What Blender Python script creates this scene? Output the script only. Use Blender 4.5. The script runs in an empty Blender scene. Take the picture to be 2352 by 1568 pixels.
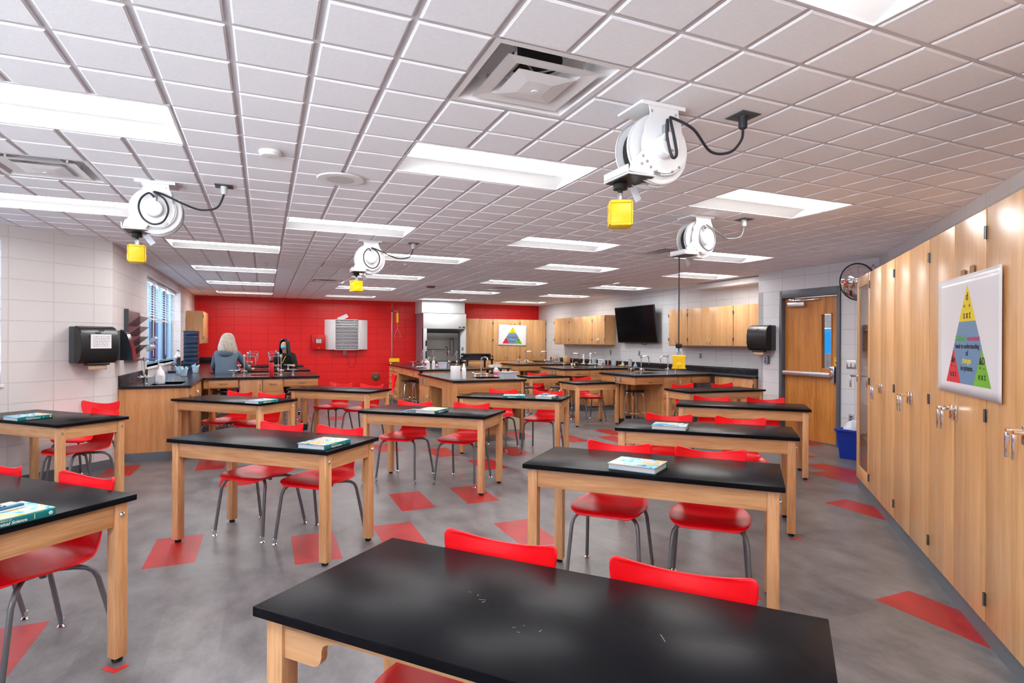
import bpy, bmesh, math, random
from mathutils import Vector, Matrix
SC = bpy.context.scene
COL = SC.collection
R = math.radians

# ------------------------------------------------------------------ camera, world, exposure
CAM_H = 1.48
CEIL = 2.62
cam_d = bpy.data.cameras.new('camera')
cam = bpy.data.objects.new('camera', cam_d)
COL.objects.link(cam)
cam_d.sensor_width = 36.0
cam_d.lens = 1318.14 / 2352 * 36.0
cam_d.clip_start = 0.05
_yaw, _roll = 0.4073, 0.0041
_F = Vector((math.sin(_yaw), math.cos(_yaw), 0))
_R0 = Vector((math.cos(_yaw), -math.sin(_yaw), 0))
_U0 = Vector((0, 0, 1))
_Rv = math.cos(_roll) * _R0 + math.sin(_roll) * _U0
_Uv = -math.sin(_roll) * _R0 + math.cos(_roll) * _U0
cam.matrix_world = Matrix(((_Rv.x, _Uv.x, -_F.x, 0), (_Rv.y, _Uv.y, -_F.y, 0), (_Rv.z, _Uv.z, -_F.z, CAM_H), (0, 0, 0, 1)))
SC.camera = cam
world = bpy.data.worlds.new('world')
SC.world = world
world.use_nodes = True
_nt = world.node_tree
_bg = _nt.nodes['Background']
_tc = _nt.nodes.new('ShaderNodeTexCoord'); _sep = _nt.nodes.new('ShaderNodeSeparateXYZ'); _rp = _nt.nodes.new('ShaderNodeValToRGB')
_mr = _nt.nodes.new('ShaderNodeMapRange'); _mr.inputs['From Min'].default_value = -1; _mr.inputs['From Max'].default_value = 1
_nt.links.new(_tc.outputs['Generated'], _sep.inputs[0]); _nt.links.new(_sep.outputs['Z'], _mr.inputs['Value']); _nt.links.new(_mr.outputs[0], _rp.inputs['Fac'])
_nt.links.new(_rp.outputs['Color'], _bg.inputs[0])
# pale glow added below the horizon to lift the ceiling, blue daylight above it
_e = _rp.color_ramp.elements
_e[0].position = 0.40; _e[0].color = (0.92, 0.97, 1.0, 1); _e[1].position = 0.47; _e[1].color = (0.0006, 0.010, 0.027, 1)
_q = _rp.color_ramp.elements.new(0.56); _q.color = (0.0006, 0.011, 0.030, 1)
_q = _rp.color_ramp.elements.new(0.75); _q.color = (0.015, 0.06, 0.12, 1)
_bg.inputs[1].default_value = 32.0
SC.view_settings.view_transform = 'Standard'
SC.view_settings.look = 'None'
SC.view_settings.exposure = 0.18
SC.view_settings.gamma = 1.0
SC.view_settings.use_curve_mapping = False
LAMP = 24.0            # emission strength of the ceiling lenses
try:
    SC.cycles.use_denoising = True
    SC.cycles.max_bounces = 8
    SC.cycles.diffuse_bounces = 5
    SC.cycles.use_adaptive_sampling = True
    SC.cycles.adaptive_threshold = 0.06
    SC.cycles.glossy_bounces = 4
    SC.cycles.transparent_max_bounces = 12
    SC.cycles.sample_clamp_indirect = 6
    SC.cycles.caustics_reflective = True
    SC.cycles.caustics_refractive = False
except Exception:
    pass

# ------------------------------------------------------------------ mesh helpers
def cbox(x0, x1, y0, y1, z0, z1, b):
    bm = bmesh.new()
    bmesh.ops.create_cube(bm, size=1.0)
    for v in bm.verts:
        v.co = Vector(((x0 + x1) / 2 + v.co.x * (x1 - x0), (y0 + y1) / 2 + v.co.y * (y1 - y0), (z0 + z1) / 2 + v.co.z * (z1 - z0)))
    bmesh.ops.bevel(bm, geom=list(bm.edges), offset=b, segments=2, affect='EDGES', profile=0.5)
    bm.verts.index_update()
    vs = [tuple(v.co) for v in bm.verts]
    fs = [tuple(v.index for v in f.verts) for f in bm.faces]
    bm.free()
    return vs, fs

class MB:
    def __init__(s, M=None):
        s.v = []; s.f = []; s.m = []; s.uv = {}; s.M = M; s.cur = 0
    def add(s, vs, fs, mi=None):
        o = len(s.v)
        for p in vs:
            p = Vector(p)
            if s.M is not None: p = s.M @ p
            s.v.append(tuple(p))
        for f in fs:
            s.f.append(tuple(i + o for i in f)); s.m.append(s.cur if mi is None else mi)
        return s
    def box(s, x0, x1, y0, y1, z0, z1, b=0.0, mi=None):
        if x1 < x0: x0, x1 = x1, x0
        if y1 < y0: y0, y1 = y1, y0
        if z1 < z0: z0, z1 = z1, z0
        if b > 0 and min(x1 - x0, y1 - y0, z1 - z0) > 2.2 * b:
            return s.add(*cbox(x0, x1, y0, y1, z0, z1, b), mi=mi)
        vs = [(x, y, z) for z in (z0, z1) for y in (y0, y1) for x in (x0, x1)]
        return s.add(vs, [(0, 2, 3, 1), (4, 5, 7, 6), (0, 1, 5, 4), (2, 6, 7, 3), (0, 4, 6, 2), (1, 3, 7, 5)], mi=mi)
    def tube(s, pts, r, n=10, cap=True, mi=None):
        pts = [Vector(p) for p in pts]
        rs = r if isinstance(r, (list, tuple)) else [r] * len(pts)
        vs = []; fs = []
        d0 = (pts[1] - pts[0]).normalized()
        a = Vector((0, 0, 1)) if abs(d0.z) < 0.9 else Vector((1, 0, 0))
        nrm = (a - d0 * a.dot(d0)).normalized()
        for i, p in enumerate(pts):
            if i == 0: d = pts[1] - pts[0]
            elif i == len(pts) - 1: d = pts[-1] - pts[-2]
            else: d = (pts[i + 1] - p).normalized() + (p - pts[i - 1]).normalized()
            d = d.normalized()
            nrm = (nrm - d * nrm.dot(d)).normalized()
            b = d.cross(nrm)
            for k in range(n):
                t = 2 * math.pi * k / n
                vs.append(p + (nrm * math.cos(t) + b * math.sin(t)) * rs[i])
        for i in range(len(pts) - 1):
            for k in range(n):
                k2 = (k + 1) % n
                fs.append((i * n + k, i * n + k2, (i + 1) * n + k2, (i + 1) * n + k))
        if cap:
            fs.append(tuple(reversed(range(n))))
            fs.append(tuple(range((len(pts) - 1) * n, len(pts) * n)))
        return s.add(vs, fs, mi=mi)
    def lathe(s, prof, c=(0, 0, 0), n=20, mi=None, axis='z'):
        vs = []; fs = []
        for r, z in prof:
            for k in range(n):
                t = 2 * math.pi * k / n
                p = (r * math.cos(t), r * math.sin(t), z)
                if axis == 'y': p = (p[0], z, p[1])
                if axis == 'x': p = (z, p[0], p[1])
                vs.append((p[0] + c[0], p[1] + c[1], p[2] + c[2]))
        for i in range(len(prof) - 1):
            for k in range(n):
                k2 = (k + 1) % n
                q = (i * n + k, i * n + k2, (i + 1) * n + k2, (i + 1) * n + k)
                fs.append(q if axis != 'y' else tuple(reversed(q)))
        if prof[0][0] > 1e-5: fs.append(tuple(reversed(range(n))) if axis != 'y' else tuple(range(n)))
        if prof[-1][0] > 1e-5:
            e = tuple(range((len(prof) - 1) * n, len(prof) * n))
            fs.append(e if axis != 'y' else tuple(reversed(e)))
        return s.add(vs, fs, mi=mi)
    def prism(s, poly, a0, a1, plane='xy', mi=None):
        n = len(poly); vs = []
        for a in (a0, a1):
            for p, q in poly:
                vs.append({'xy': (p, q, a), 'xz': (p, a, q), 'yz': (a, p, q)}[plane])
        fs = [tuple(reversed(range(n))), tuple(range(n, 2 * n))]
        fs += [(i, (i + 1) % n, n + (i + 1) % n, n + i) for i in range(n)]
        return s.add(vs, fs, mi=mi)
    def ball(s, c, rx, ry=None, rz=None, n=14, m=9, mi=None):
        ry = rx if ry is None else ry; rz = rx if rz is None else rz
        vs = [(c[0], c[1], c[2] - rz)]; fs = []
        for i in range(1, m):
            a = -math.pi / 2 + math.pi * i / m
            for k in range(n):
                t = 2 * math.pi * k / n
                vs.append((c[0] + rx * math.cos(a) * math.cos(t), c[1] + ry * math.cos(a) * math.sin(t), c[2] + rz * math.sin(a)))
        vs.append((c[0], c[1], c[2] + rz))
        for k in range(n):
            k2 = (k + 1) % n
            fs.append((0, 1 + k2, 1 + k)); fs.append((len(vs) - 1, 1 + (m - 2) * n + k, 1 + (m - 2) * n + k2))
            for i in range(m - 2):
                fs.append((1 + i * n + k, 1 + i * n + k2, 1 + (i + 1) * n + k2, 1 + (i + 1) * n + k))
        return s.add(vs, fs, mi=mi)
    def build(s, name, mat, parent=None, label=None, smooth=True, cat=None, group=None, kind=None, loc=None, rotz=0, uvf=None):
        me = bpy.data.meshes.new(name)
        me.from_pydata(s.v, [], s.f)
        mats = mat if isinstance(mat, (list, tuple)) else [mat]
        for m in mats: me.materials.append(m)
        if len(mats) > 1: me.polygons.foreach_set('material_index', s.m)
        if smooth:
            me.polygons.foreach_set('use_smooth', [True] * len(me.polygons))
            try: me.set_sharp_from_angle(angle=R(35))
            except Exception: pass
        if uvf:
            uv = me.uv_layers.new(name='UVMap')
            for p in me.polygons:
                for li in p.loop_indices:
                    uv.data[li].uv = uvf(me.vertices[me.loops[li].vertex_index].co)
        me.update()
        o = bpy.data.objects.new(name, me)
        COL.objects.link(o)
        if parent is not None: o.parent = parent
        if loc is not None: o.location = loc
        if rotz: o.rotation_euler = (0, 0, rotz)
        tag(o, label, cat, group, kind)
        return o

def tag(o, label=None, cat=None, group=None, kind=None):
    if label: o['label'] = label
    if cat: o['category'] = cat
    if group: o['group'] = group
    if kind: o['kind'] = kind
    return o

def thing(name, label, cat, loc=(0, 0, 0), rotz=0.0, group=None):
    o = bpy.data.objects.new(name, None)
    COL.objects.link(o)
    o.empty_display_size = 0.1
    o.location = loc; o.rotation_euler = (0, 0, rotz)
    return tag(o, label, cat, group)

def dup(root, label, loc, rotz=0.0, group=None):
    r = root.copy(); COL.objects.link(r)
    r.location = loc; r.rotation_euler = (0, 0, rotz); r['label'] = label
    if group: r['group'] = group
    for ch in list(root.children):
        c = ch.copy(); COL.objects.link(c); c.parent = r
        for g in list(ch.children):
            d = g.copy(); COL.objects.link(d); d.parent = c
    return r

def struct(name, mb, mat, **k):
    return mb.build(name, mat, kind='structure', **k)

def arc(cx, cy, r, a0, a1, n):
    return [(cx + r * math.cos(R(a0 + (a1 - a0) * i / n)), cy + r * math.sin(R(a0 + (a1 - a0) * i / n))) for i in range(n + 1)]

def text(s, size, mat, parent, M, name='lettering', align='CENTER', shear=0.0, bold=0.0, label=None):
    cu = bpy.data.curves.new(name, 'FONT')
    cu.body = s; cu.size = size; cu.align_x = align; cu.align_y = 'CENTER'; cu.shear = shear; cu.offset = bold; cu.extrude = 0.0002
    cu.resolution_u = 3
    t = bpy.data.objects.new(name, cu)
    COL.objects.link(t)
    bpy.context.view_layer.update()
    dg = bpy.context.evaluated_depsgraph_get()
    me = bpy.data.meshes.new_from_object(t.evaluated_get(dg))
    bpy.data.objects.remove(t)
    me.materials.clear(); me.materials.append(mat)
    me.transform(M)
    o = bpy.data.objects.new(name, me)
    COL.objects.link(o); o.parent = parent
    return tag(o, label)

# ------------------------------------------------------------------ materials
def srgb(r, g, b):
    f = lambda c: (c / 255 / 12.92) if c / 255 <= 0.04045 else ((c / 255 + 0.055) / 1.055) ** 2.4
    return (f(r), f(g), f(b), 1)

def mat(name, col, rough=0.5, metal=0.0, spec=0.5, coat=0.0, emit=None, es=0.0, noise=0.0, nscale=20.0, bump=0.0, bscale=200.0):
    m = bpy.data.materials.new(name); m.use_nodes = True
    nt = m.node_tree; b = nt.nodes['Principled BSDF']
    b.inputs['Base Color'].default_value = col
    b.inputs['Roughness'].default_value = rough
    b.inputs['Metallic'].default_value = metal
    b.inputs['Specular IOR Level'].default_value = spec
    if coat: b.inputs['Coat Weight'].default_value = coat
    if emit:
        b.inputs['Emission Color'].default_value = emit; b.inputs['Emission Strength'].default_value = es
    tc = nt.nodes.new('ShaderNodeTexCoord')
    if noise:
        n = nt.nodes.new('ShaderNodeTexNoise'); n.inputs['Scale'].default_value = nscale; n.inputs['Detail'].default_value = 5
        nt.links.new(tc.outputs['Object'], n.inputs['Vector'])
        mx = nt.nodes.new('ShaderNodeMix'); mx.data_type = 'RGBA'
        mx.inputs['A'].default_value = tuple(c * (1 - noise) for c in col[:3]) + (1,)
        mx.inputs['B'].default_value = tuple(min(1, c * (1 + noise)) for c in col[:3]) + (1,)
        nt.links.new(n.outputs['Fac'], mx.inputs['Factor']); nt.links.new(mx.outputs['Result'], b.inputs['Base Color'])
    if bump:
        n = nt.nodes.new('ShaderNodeTexNoise'); n.inputs['Scale'].default_value = bscale; n.inputs['Detail'].default_value = 3
        nt.links.new(tc.outputs['Object'], n.inputs['Vector'])
        bp = nt.nodes.new('ShaderNodeBump'); bp.inputs['Strength'].default_value = bump; bp.inputs['Distance'].default_value = 0.002
        nt.links.new(n.outputs['Fac'], bp.inputs['Height']); nt.links.new(bp.outputs['Normal'], b.inputs['Normal'])
    return m

def wood(name, c1, c2, axis='z', rough=0.38, scale=1.0, coat=0.15):
    m = bpy.data.materials.new(name); m.use_nodes = True
    nt = m.node_tree; b = nt.nodes['Principled BSDF']; L = nt.links.new; N = nt.nodes.new
    tc = N('ShaderNodeTexCoord'); oi = N('ShaderNodeObjectInfo'); mp = N('ShaderNodeMapping')
    add = N('ShaderNodeVectorMath'); add.operation = 'ADD'
    L(tc.outputs['Object'], add.inputs[0])
    mul = N('ShaderNodeMath'); mul.operation = 'MULTIPLY'; mul.inputs[1].default_value = 37.0
    L(oi.outputs['Random'], mul.inputs[0]); L(mul.outputs[0], add.inputs[1])
    s = {'x': (0.9, 14, 14), 'y': (14, 0.9, 14), 'z': (14, 14, 0.9)}[axis]
    mp.inputs['Scale'].default_value = tuple(q * scale for q in s)
    L(add.outputs[0], mp.inputs['Vector'])
    n1 = N('ShaderNodeTexNoise'); n1.inputs['Scale'].default_value = 1.2; n1.inputs['Detail'].default_value = 6; n1.inputs['Distortion'].default_value = 0.6
    L(mp.outputs[0], n1.inputs['Vector'])
    n2 = N('ShaderNodeTexNoise'); n2.inputs['Scale'].default_value = 9; n2.inputs['Detail'].default_value = 3
    L(mp.outputs[0], n2.inputs['Vector'])
    ma = N('ShaderNodeMath'); ma.operation = 'MULTIPLY_ADD'; ma.inputs[1].default_value = 0.55
    L(n2.outputs['Fac'], ma.inputs[0]); L(n1.outputs['Fac'], ma.inputs[2])
    rp = N('ShaderNodeValToRGB'); e = rp.color_ramp.elements
    e[0].position = 0.5; e[0].color = c1; e[1].position = 0.95; e[1].color = c2
    L(ma.outputs[0], rp.inputs['Fac']); L(rp.outputs['Color'], b.inputs['Base Color'])
    b.inputs['Roughness'].default_value = rough; b.inputs['Coat Weight'].default_value = coat; b.inputs['Coat Roughness'].default_value = 0.25
    return m

def block_mat(name, col, mortar, rough=0.45, rows=0.2085):
    m = bpy.data.materials.new(name); m.use_nodes = True
    nt = m.node_tree; b = nt.nodes['Principled BSDF']; L = nt.links.new; N = nt.nodes.new
    uv = N('ShaderNodeUVMap'); br = N('ShaderNodeTexBrick'); br.offset = 0.0; br.squash = 1.0
    br.inputs['Scale'].default_value = 1.0; br.inputs['Mortar Size'].default_value = 0.005; br.inputs['Mortar Smooth'].default_value = 0.25
    br.inputs['Brick Width'].default_value = 0.4064; br.inputs['Row Height'].default_value = rows
    br.inputs['Color1'].default_value = col; br.inputs['Color2'].default_value = tuple(c * 0.97 for c in col[:3]) + (1,); br.inputs['Mortar'].default_value = mortar
    L(uv.outputs[0], br.inputs['Vector']); L(br.outputs['Color'], b.inputs['Base Color'])
    tc = N('ShaderNodeTexCoord'); n = N('ShaderNodeTexNoise'); n.inputs['Scale'].default_value = 90; n.inputs['Detail'].default_value = 4
    L(tc.outputs['Object'], n.inputs['Vector'])
    ma = N('ShaderNodeMath'); ma.operation = 'MULTIPLY_ADD'; ma.inputs[1].default_value = -1.0
    L(br.outputs['Fac'], ma.inputs[0])
    sc = N('ShaderNodeMath'); sc.operation = 'MULTIPLY'; sc.inputs[1].default_value = 0.35
    L(n.outputs['Fac'], sc.inputs[0]); L(sc.outputs[0], ma.inputs[2])
    bp = N('ShaderNodeBump'); bp.inputs['Strength'].default_value = 0.9; bp.inputs['Distance'].default_value = 0.008
    L(ma.outputs[0], bp.inputs['Height']); L(bp.outputs['Normal'], b.inputs['Normal'])
    b.inputs['Roughness'].default_value = rough
    return m

def glass_mat(name, tint=(1, 1, 1, 1), refl=0.12):
    m = bpy.data.materials.new(name); m.use_nodes = True
    nt = m.node_tree; N = nt.nodes.new; L = nt.links.new
    nt.nodes.remove(nt.nodes['Principled BSDF'])
    t = N('ShaderNodeBsdfTransparent'); t.inputs[0].default_value = tint
    g = N('ShaderNodeBsdfGlossy'); g.inputs['Roughness'].default_value = 0.03
    fr = N('ShaderNodeLayerWeight'); fr.inputs['Blend'].default_value = refl
    mx = N('ShaderNodeMixShader')
    L(fr.outputs['Facing'], mx.inputs[0]); L(t.outputs[0], mx.inputs[1]); L(g.outputs[0], mx.inputs[2])
    L(mx.outputs[0], nt.nodes['Material Output'].inputs[0])
    return m

def ware_mat(name, tint, milk):
    m = bpy.data.materials.new(name); m.use_nodes = True
    nt = m.node_tree; N = nt.nodes.new; L = nt.links.new; b = nt.nodes['Principled BSDF']
    b.inputs['Base Color'].default_value = tint; b.inputs['Roughness'].default_value = 0.08
    t = N('ShaderNodeBsdfTransparent'); mx = N('ShaderNodeMixShader'); mx.inputs[0].default_value = milk
    L(t.outputs[0], mx.inputs[1]); L(b.outputs[0], mx.inputs[2]); L(mx.outputs[0], nt.nodes['Material Output'].inputs[0])
    return m

def cloudy_mat(name, cols, scale=12, rough=0.3):
    m = bpy.data.materials.new(name); m.use_nodes = True
    nt = m.node_tree; b = nt.nodes['Principled BSDF']; N = nt.nodes.new; L = nt.links.new
    tc = N('ShaderNodeTexCoord'); oi = N('ShaderNodeObjectInfo')
    add = N('ShaderNodeVectorMath'); L(tc.outputs['Object'], add.inputs[0]); L(oi.outputs['Random'], add.inputs[1])
    n = N('ShaderNodeTexNoise'); n.inputs['Scale'].default_value = scale; n.inputs['Detail'].default_value = 3; n.inputs['Distortion'].default_value = 1.5
    L(add.outputs[0], n.inputs['Vector'])
    rp = N('ShaderNodeValToRGB'); cr = rp.color_ramp
    ps = [0.30 + 0.4 * i / (len(cols) - 1) for i in range(len(cols))]
    cr.elements[0].position = ps[0]; cr.elements[0].color = cols[0]
    cr.elements[1].position = ps[-1]; cr.elements[1].color = cols[-1]
    for p, c in zip(ps[1:-1], cols[1:-1]):
        e = cr.elements.new(p); e.color = c
    L(n.outputs['Fac'], rp.inputs['Fac']); L(rp.outputs['Color'], b.inputs['Base Color'])
    b.inputs['Roughness'].default_value = rough
    return m

def floor_mat(name, c1, c2, amt=1.0):
    m = bpy.data.materials.new(name); m.use_nodes = True
    nt = m.node_tree; b = nt.nodes['Principled BSDF']; N = nt.nodes.new; L = nt.links.new
    tc = N('ShaderNodeTexCoord')
    br = N('ShaderNodeTexBrick'); br.offset = 0.5
    mp0 = N('ShaderNodeMapping'); mp0.inputs['Rotation'].default_value = (0, 0, R(90)); mp0.inputs['Location'].default_value = (0.0, 0.19, 0)
    L(tc.outputs['Object'], mp0.inputs['Vector'])
    br.inputs['Scale'].default_value = 1.0; br.inputs['Brick Width'].default_value = 0.61; br.inputs['Row Height'].default_value = 0.305
    br.inputs['Mortar Size'].default_value = 0.0008; br.inputs['Mortar Smooth'].default_value = 0
    br.inputs['Color1'].default_value = (0.91, 0.91, 0.92, 1); br.inputs['Color2'].default_value = (1.08, 1.07, 1.06, 1); br.inputs['Mortar'].default_value = (0.8, 0.8, 0.8, 1)
    L(mp0.outputs[0], br.inputs['Vector'])
    mp = N('ShaderNodeMapping'); mp.inputs['Scale'].default_value = (2.2, 1.3, 1)
    L(tc.outputs['Object'], mp.inputs['Vector'])
    n = N('ShaderNodeTexNoise'); n.inputs['Scale'].default_value = 2.2; n.inputs['Detail'].default_value = 9; n.inputs['Roughness'].default_value = 0.74; n.inputs['Distortion'].default_value = 0.15
    L(mp.outputs[0], n.inputs['Vector'])
    rp = N('ShaderNodeValToRGB'); e = rp.color_ramp.elements
    e[0].position = 0.33; e[0].color = c1; e[1].position = 0.72; e[1].color = c2
    L(n.outputs['Fac'], rp.inputs['Fac'])
    mx = N('ShaderNodeMix'); mx.data_type = 'RGBA'; mx.blend_type = 'MULTIPLY'; mx.inputs['Factor'].default_value = amt
    L(rp.outputs['Color'], mx.inputs['A']); L(br.outputs['Color'], mx.inputs['B']); L(mx.outputs['Result'], b.inputs['Base Color'])
    b.inputs['Roughness'].default_value = 0.34
    mr = N('ShaderNodeMapRange'); mr.inputs['To Min'].default_value = 0.26; mr.inputs['To Max'].default_value = 0.46
    L(n.outputs['Fac'], mr.inputs['Value']); L(mr.outputs[0], b.inputs['Roughness'])
    return m

oak1, oak2 = srgb(194, 132, 80), srgb(234, 180, 128)
W_oakx = wood('oak, grain along x', oak1, oak2, 'x'); W_oaky = wood('oak, grain along y', oak1, oak2, 'y'); W_oakz = wood('oak, grain upright', oak1, oak2, 'z')
W_cab = wood('maple cabinet', srgb(206, 152, 98), srgb(236, 186, 130), 'z', rough=0.3, scale=0.8)
W_cabx = wood('maple cabinet, grain across', srgb(202, 146, 96), srgb(232, 178, 126), 'x', rough=0.3, scale=0.8)
W_base = wood('oak laminate', srgb(184, 122, 70), srgb(216, 158, 104), 'z', rough=0.32, scale=0.8)
W_basex = wood('oak laminate, grain across', srgb(186, 124, 72), srgb(218, 160, 106), 'x', rough=0.32, scale=0.8)
W_basey = wood('oak laminate, grain in depth', srgb(186, 124, 72), srgb(218, 160, 106), 'y', rough=0.32, scale=0.8)
M_hinge = mat('dark steel hinge', srgb(120, 116, 112), .3, metal=.8)
W_door = wood('door oak', srgb(160, 92, 36), srgb(212, 142, 66), 'z', rough=0.35, scale=0.55)
M_epoxy = mat('black epoxy worktop', (0.012, 0.012, 0.014, 1), 0.22, spec=0.4, noise=0.5, nscale=6)
M_tabletop = mat('black table top', (0.008, 0.008, 0.010, 1), 0.26, spec=0.03, noise=0.5, nscale=5)
M_red = mat('red plastic', srgb(244, 4, 20), 0.36, spec=0.4, bump=0.12, bscale=600)
M_tube = mat('grey enamelled steel', srgb(112, 112, 116), 0.35, metal=0.3)
M_chrome = mat('chrome', (0.85, 0.86, 0.88, 1), 0.12, metal=1.0)
M_steel = mat('brushed steel', (0.62, 0.63, 0.65, 1), 0.32, metal=1.0)
M_black = mat('black plastic', (0.013, 0.014, 0.016, 1), 0.32)
M_blackmat = mat('black rubber', (0.012, 0.012, 0.012, 1), 0.7)
M_smoke = mat('smoked black plastic', (0.02, 0.025, 0.03, 1), 0.12, spec=0.6)
M_dgrey = mat('dark grey plastic', srgb(70, 76, 80), 0.45)
M_white = mat('white enamel', srgb(236, 236, 238), 0.25)
M_whitem = mat('matt white', srgb(232, 230, 230), 0.7)
M_paper = mat('white paper', srgb(240, 240, 242), 0.6)
M_brown = mat('kraft paper', srgb(222, 190, 160), 0.8)
M_yellow = mat('yellow plastic', srgb(250, 205, 10), 0.35)
M_grey = mat('grey painted metal', srgb(98, 102, 110), 0.45)
M_lgrey = mat('light grey enamel', srgb(205, 208, 208), 0.35)
M_hoodside_bounce = mat('grey hood side with painted red bounce', srgb(150, 130, 140), 0.35)  # darker pinkish grey: bounce off the red wall painted into the colour
M_toe = mat('grey vinyl base', srgb(104, 110, 118), 0.5)
M_wallw = block_mat('painted block, warm white', srgb(226, 221, 220), srgb(214, 209, 208))
M_wallg = block_mat('painted block, cool white', srgb(220, 222, 226), srgb(204, 206, 212))
M_wallr = block_mat('painted block, red', srgb(232, 18, 22), srgb(204, 14, 18), rough=0.33)
M_tile = mat('ceiling tile', srgb(245, 243, 248), 0.85, noise=0.05, nscale=60, bump=0.35, bscale=300)
M_tbar = mat('ceiling grid', srgb(214, 210, 215), 0.6)
M_floor = floor_mat('grey vinyl tile', srgb(88, 86, 89), srgb(132, 129, 131))
M_floorr = floor_mat('red vinyl tile', srgb(142, 14, 18), srgb(186, 40, 44), 0.5)
M_lens = mat('lit lamp lens', (1, 1, 1, 1), 0.5, emit=(1.0, 0.985, 0.97, 1), es=LAMP)
M_refl = mat('lamp reflector', srgb(224, 226, 228), 0.6)
M_glass = glass_mat('clear glass')
M_ware = ware_mat('laboratory glass', srgb(214, 230, 240), 0.34)
M_plast = mat('translucent plastic', srgb(210, 216, 228), 0.3)
M_teal = mat('teal book cloth', srgb(0, 120, 118), 0.4)
M_cover = cloudy_mat('textbook cover', [srgb(20, 60, 170), srgb(40, 190, 225), srgb(200, 235, 245), srgb(250, 190, 40), srgb(235, 235, 245)], 9, 0.22)
M_pages = mat('page block', srgb(226, 226, 232), 0.7, noise=0.06, nscale=90)
M_calc = mat('blue calculator case', srgb(40, 110, 150), 0.4)
M_blue = mat('blue plastic', srgb(10, 50, 160), 0.35)
M_blued = mat('dark blue plastic', srgb(20, 50, 84), 0.35)
M_blackt = mat('television glass', (0.004, 0.004, 0.005, 1), 0.12, spec=0.12)
M_maroon = mat('maroon board', srgb(104, 62, 74), 0.4)
M_ink = mat('black ink', (0.02, 0.02, 0.03, 1), 0.6)
M_pink = mat('pink label', srgb(220, 90, 140), 0.5)
M_redp = mat('red liquid', srgb(220, 20, 40), 0.3)
M_skin = mat('skin', srgb(214, 160, 132), 0.5)
M_duct = mat('dark duct', (0.01, 0.01, 0.012, 1), 0.8)
M_vent = mat('vent enamel', srgb(232, 228, 230), 0.45)
# ------------------------------------------------------------------ THE SETTING
F1 = 0.3048
GU, GV = 2.594, 6.55              # offset of the ceiling grid, in feet
def cX(u): return (GU + u) * F1
def cY(v): return (GV + v) * F1

# lamps: near-left grid cell of each 4 x 2 ft fitting; vents: 2 x 2 ft
LAMPS = [(-6, 18), (-6, 26), (-6, 34), (-6, 42), (-8, 4), (-10, 12), (0, 4), (-2, 12), (2, 18), (2, 26), (2, 34), (2, 42),
         (6, 12), (10, 18), (10, 26), (10, 34), (10, 42), (0, -4), (8, 4), (14, 12), (18, 18), (18, 26), (18, 34), (18, 42), (-8, -4)]  # last fitting is hypothetical, added out of view to light the near region
VENTS = [(0, 0), (-8, 8), (0, 30), (12, 30), (12, 12)]
PANELS = [(0, 22), (8, 18), (16, 24)]
taken = set()
for u, v in LAMPS:
    for i in range(4):
        for j in range(2): taken.add((u + i, v + j))
for u, v in VENTS + PANELS:
    for i in range(2):
        for j in range(2): taken.add((u + i, v + j))

# floor: vinyl tiles of 0.305 x 0.61 m, some of them red
red = [(.19, 4.04), (-.73, 4.35), (1.11, 4.95), (1.72, 4.95), (2.33, 6.15), (2.03, 7.06), (3.26, 1.6), (4.79, 3.12), (5.72, 4.04), (6.03, 4.34),
       (6.33, 5.24), (7.17, 6.01), (3.85, 8.9), (5.39, 9.8), (4.67, 6.94), (5.08, 7.85), (.48, 11.1), (1.1, 11.1), (.6, 12.6), (-1.64, 7.35),
       (.8, 4.04), (1.72, 3.74), (3.56, 7.95), (2.95, 6.78), (1.42, 7.7), (-.43, 6.49), (-.74, 7.42), (-1.34, 3.2), (4.24, 7.35), (-.2, 9.2),
       (2.2, 9.6), (.4, 9.0), (2.9, 9.9), (-2.6, 2.2), (4.4, 9.5), (4.6, 11.2), (1.4, 13.2), (4.7, 5.9)]
st = 0.305; px0 = 0.19; py0 = 0.075
redc = set()
for x, y in red:
    i = round((x - px0) / st); j = round((y - py0) / st)
    redc.add((i, j)); redc.add((i, j + 1))
mb = MB()
for i in range(-26, 28):
    for j in range(-14, 55):
        x0 = px0 + i * st; y0 = py0 + j * st
        mb.add([(x0, y0, 0), (x0 + st, y0, 0), (x0 + st, y0 + st, 0), (x0, y0 + st, 0)], [(0, 1, 2, 3)], mi=1 if (i, j) in redc else 0)
mb.box(-8, 9.8, -4.5, 17, -0.12, -0.001, mi=0)
struct('floor', mb, [M_floor, M_floorr], smooth=False)

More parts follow.
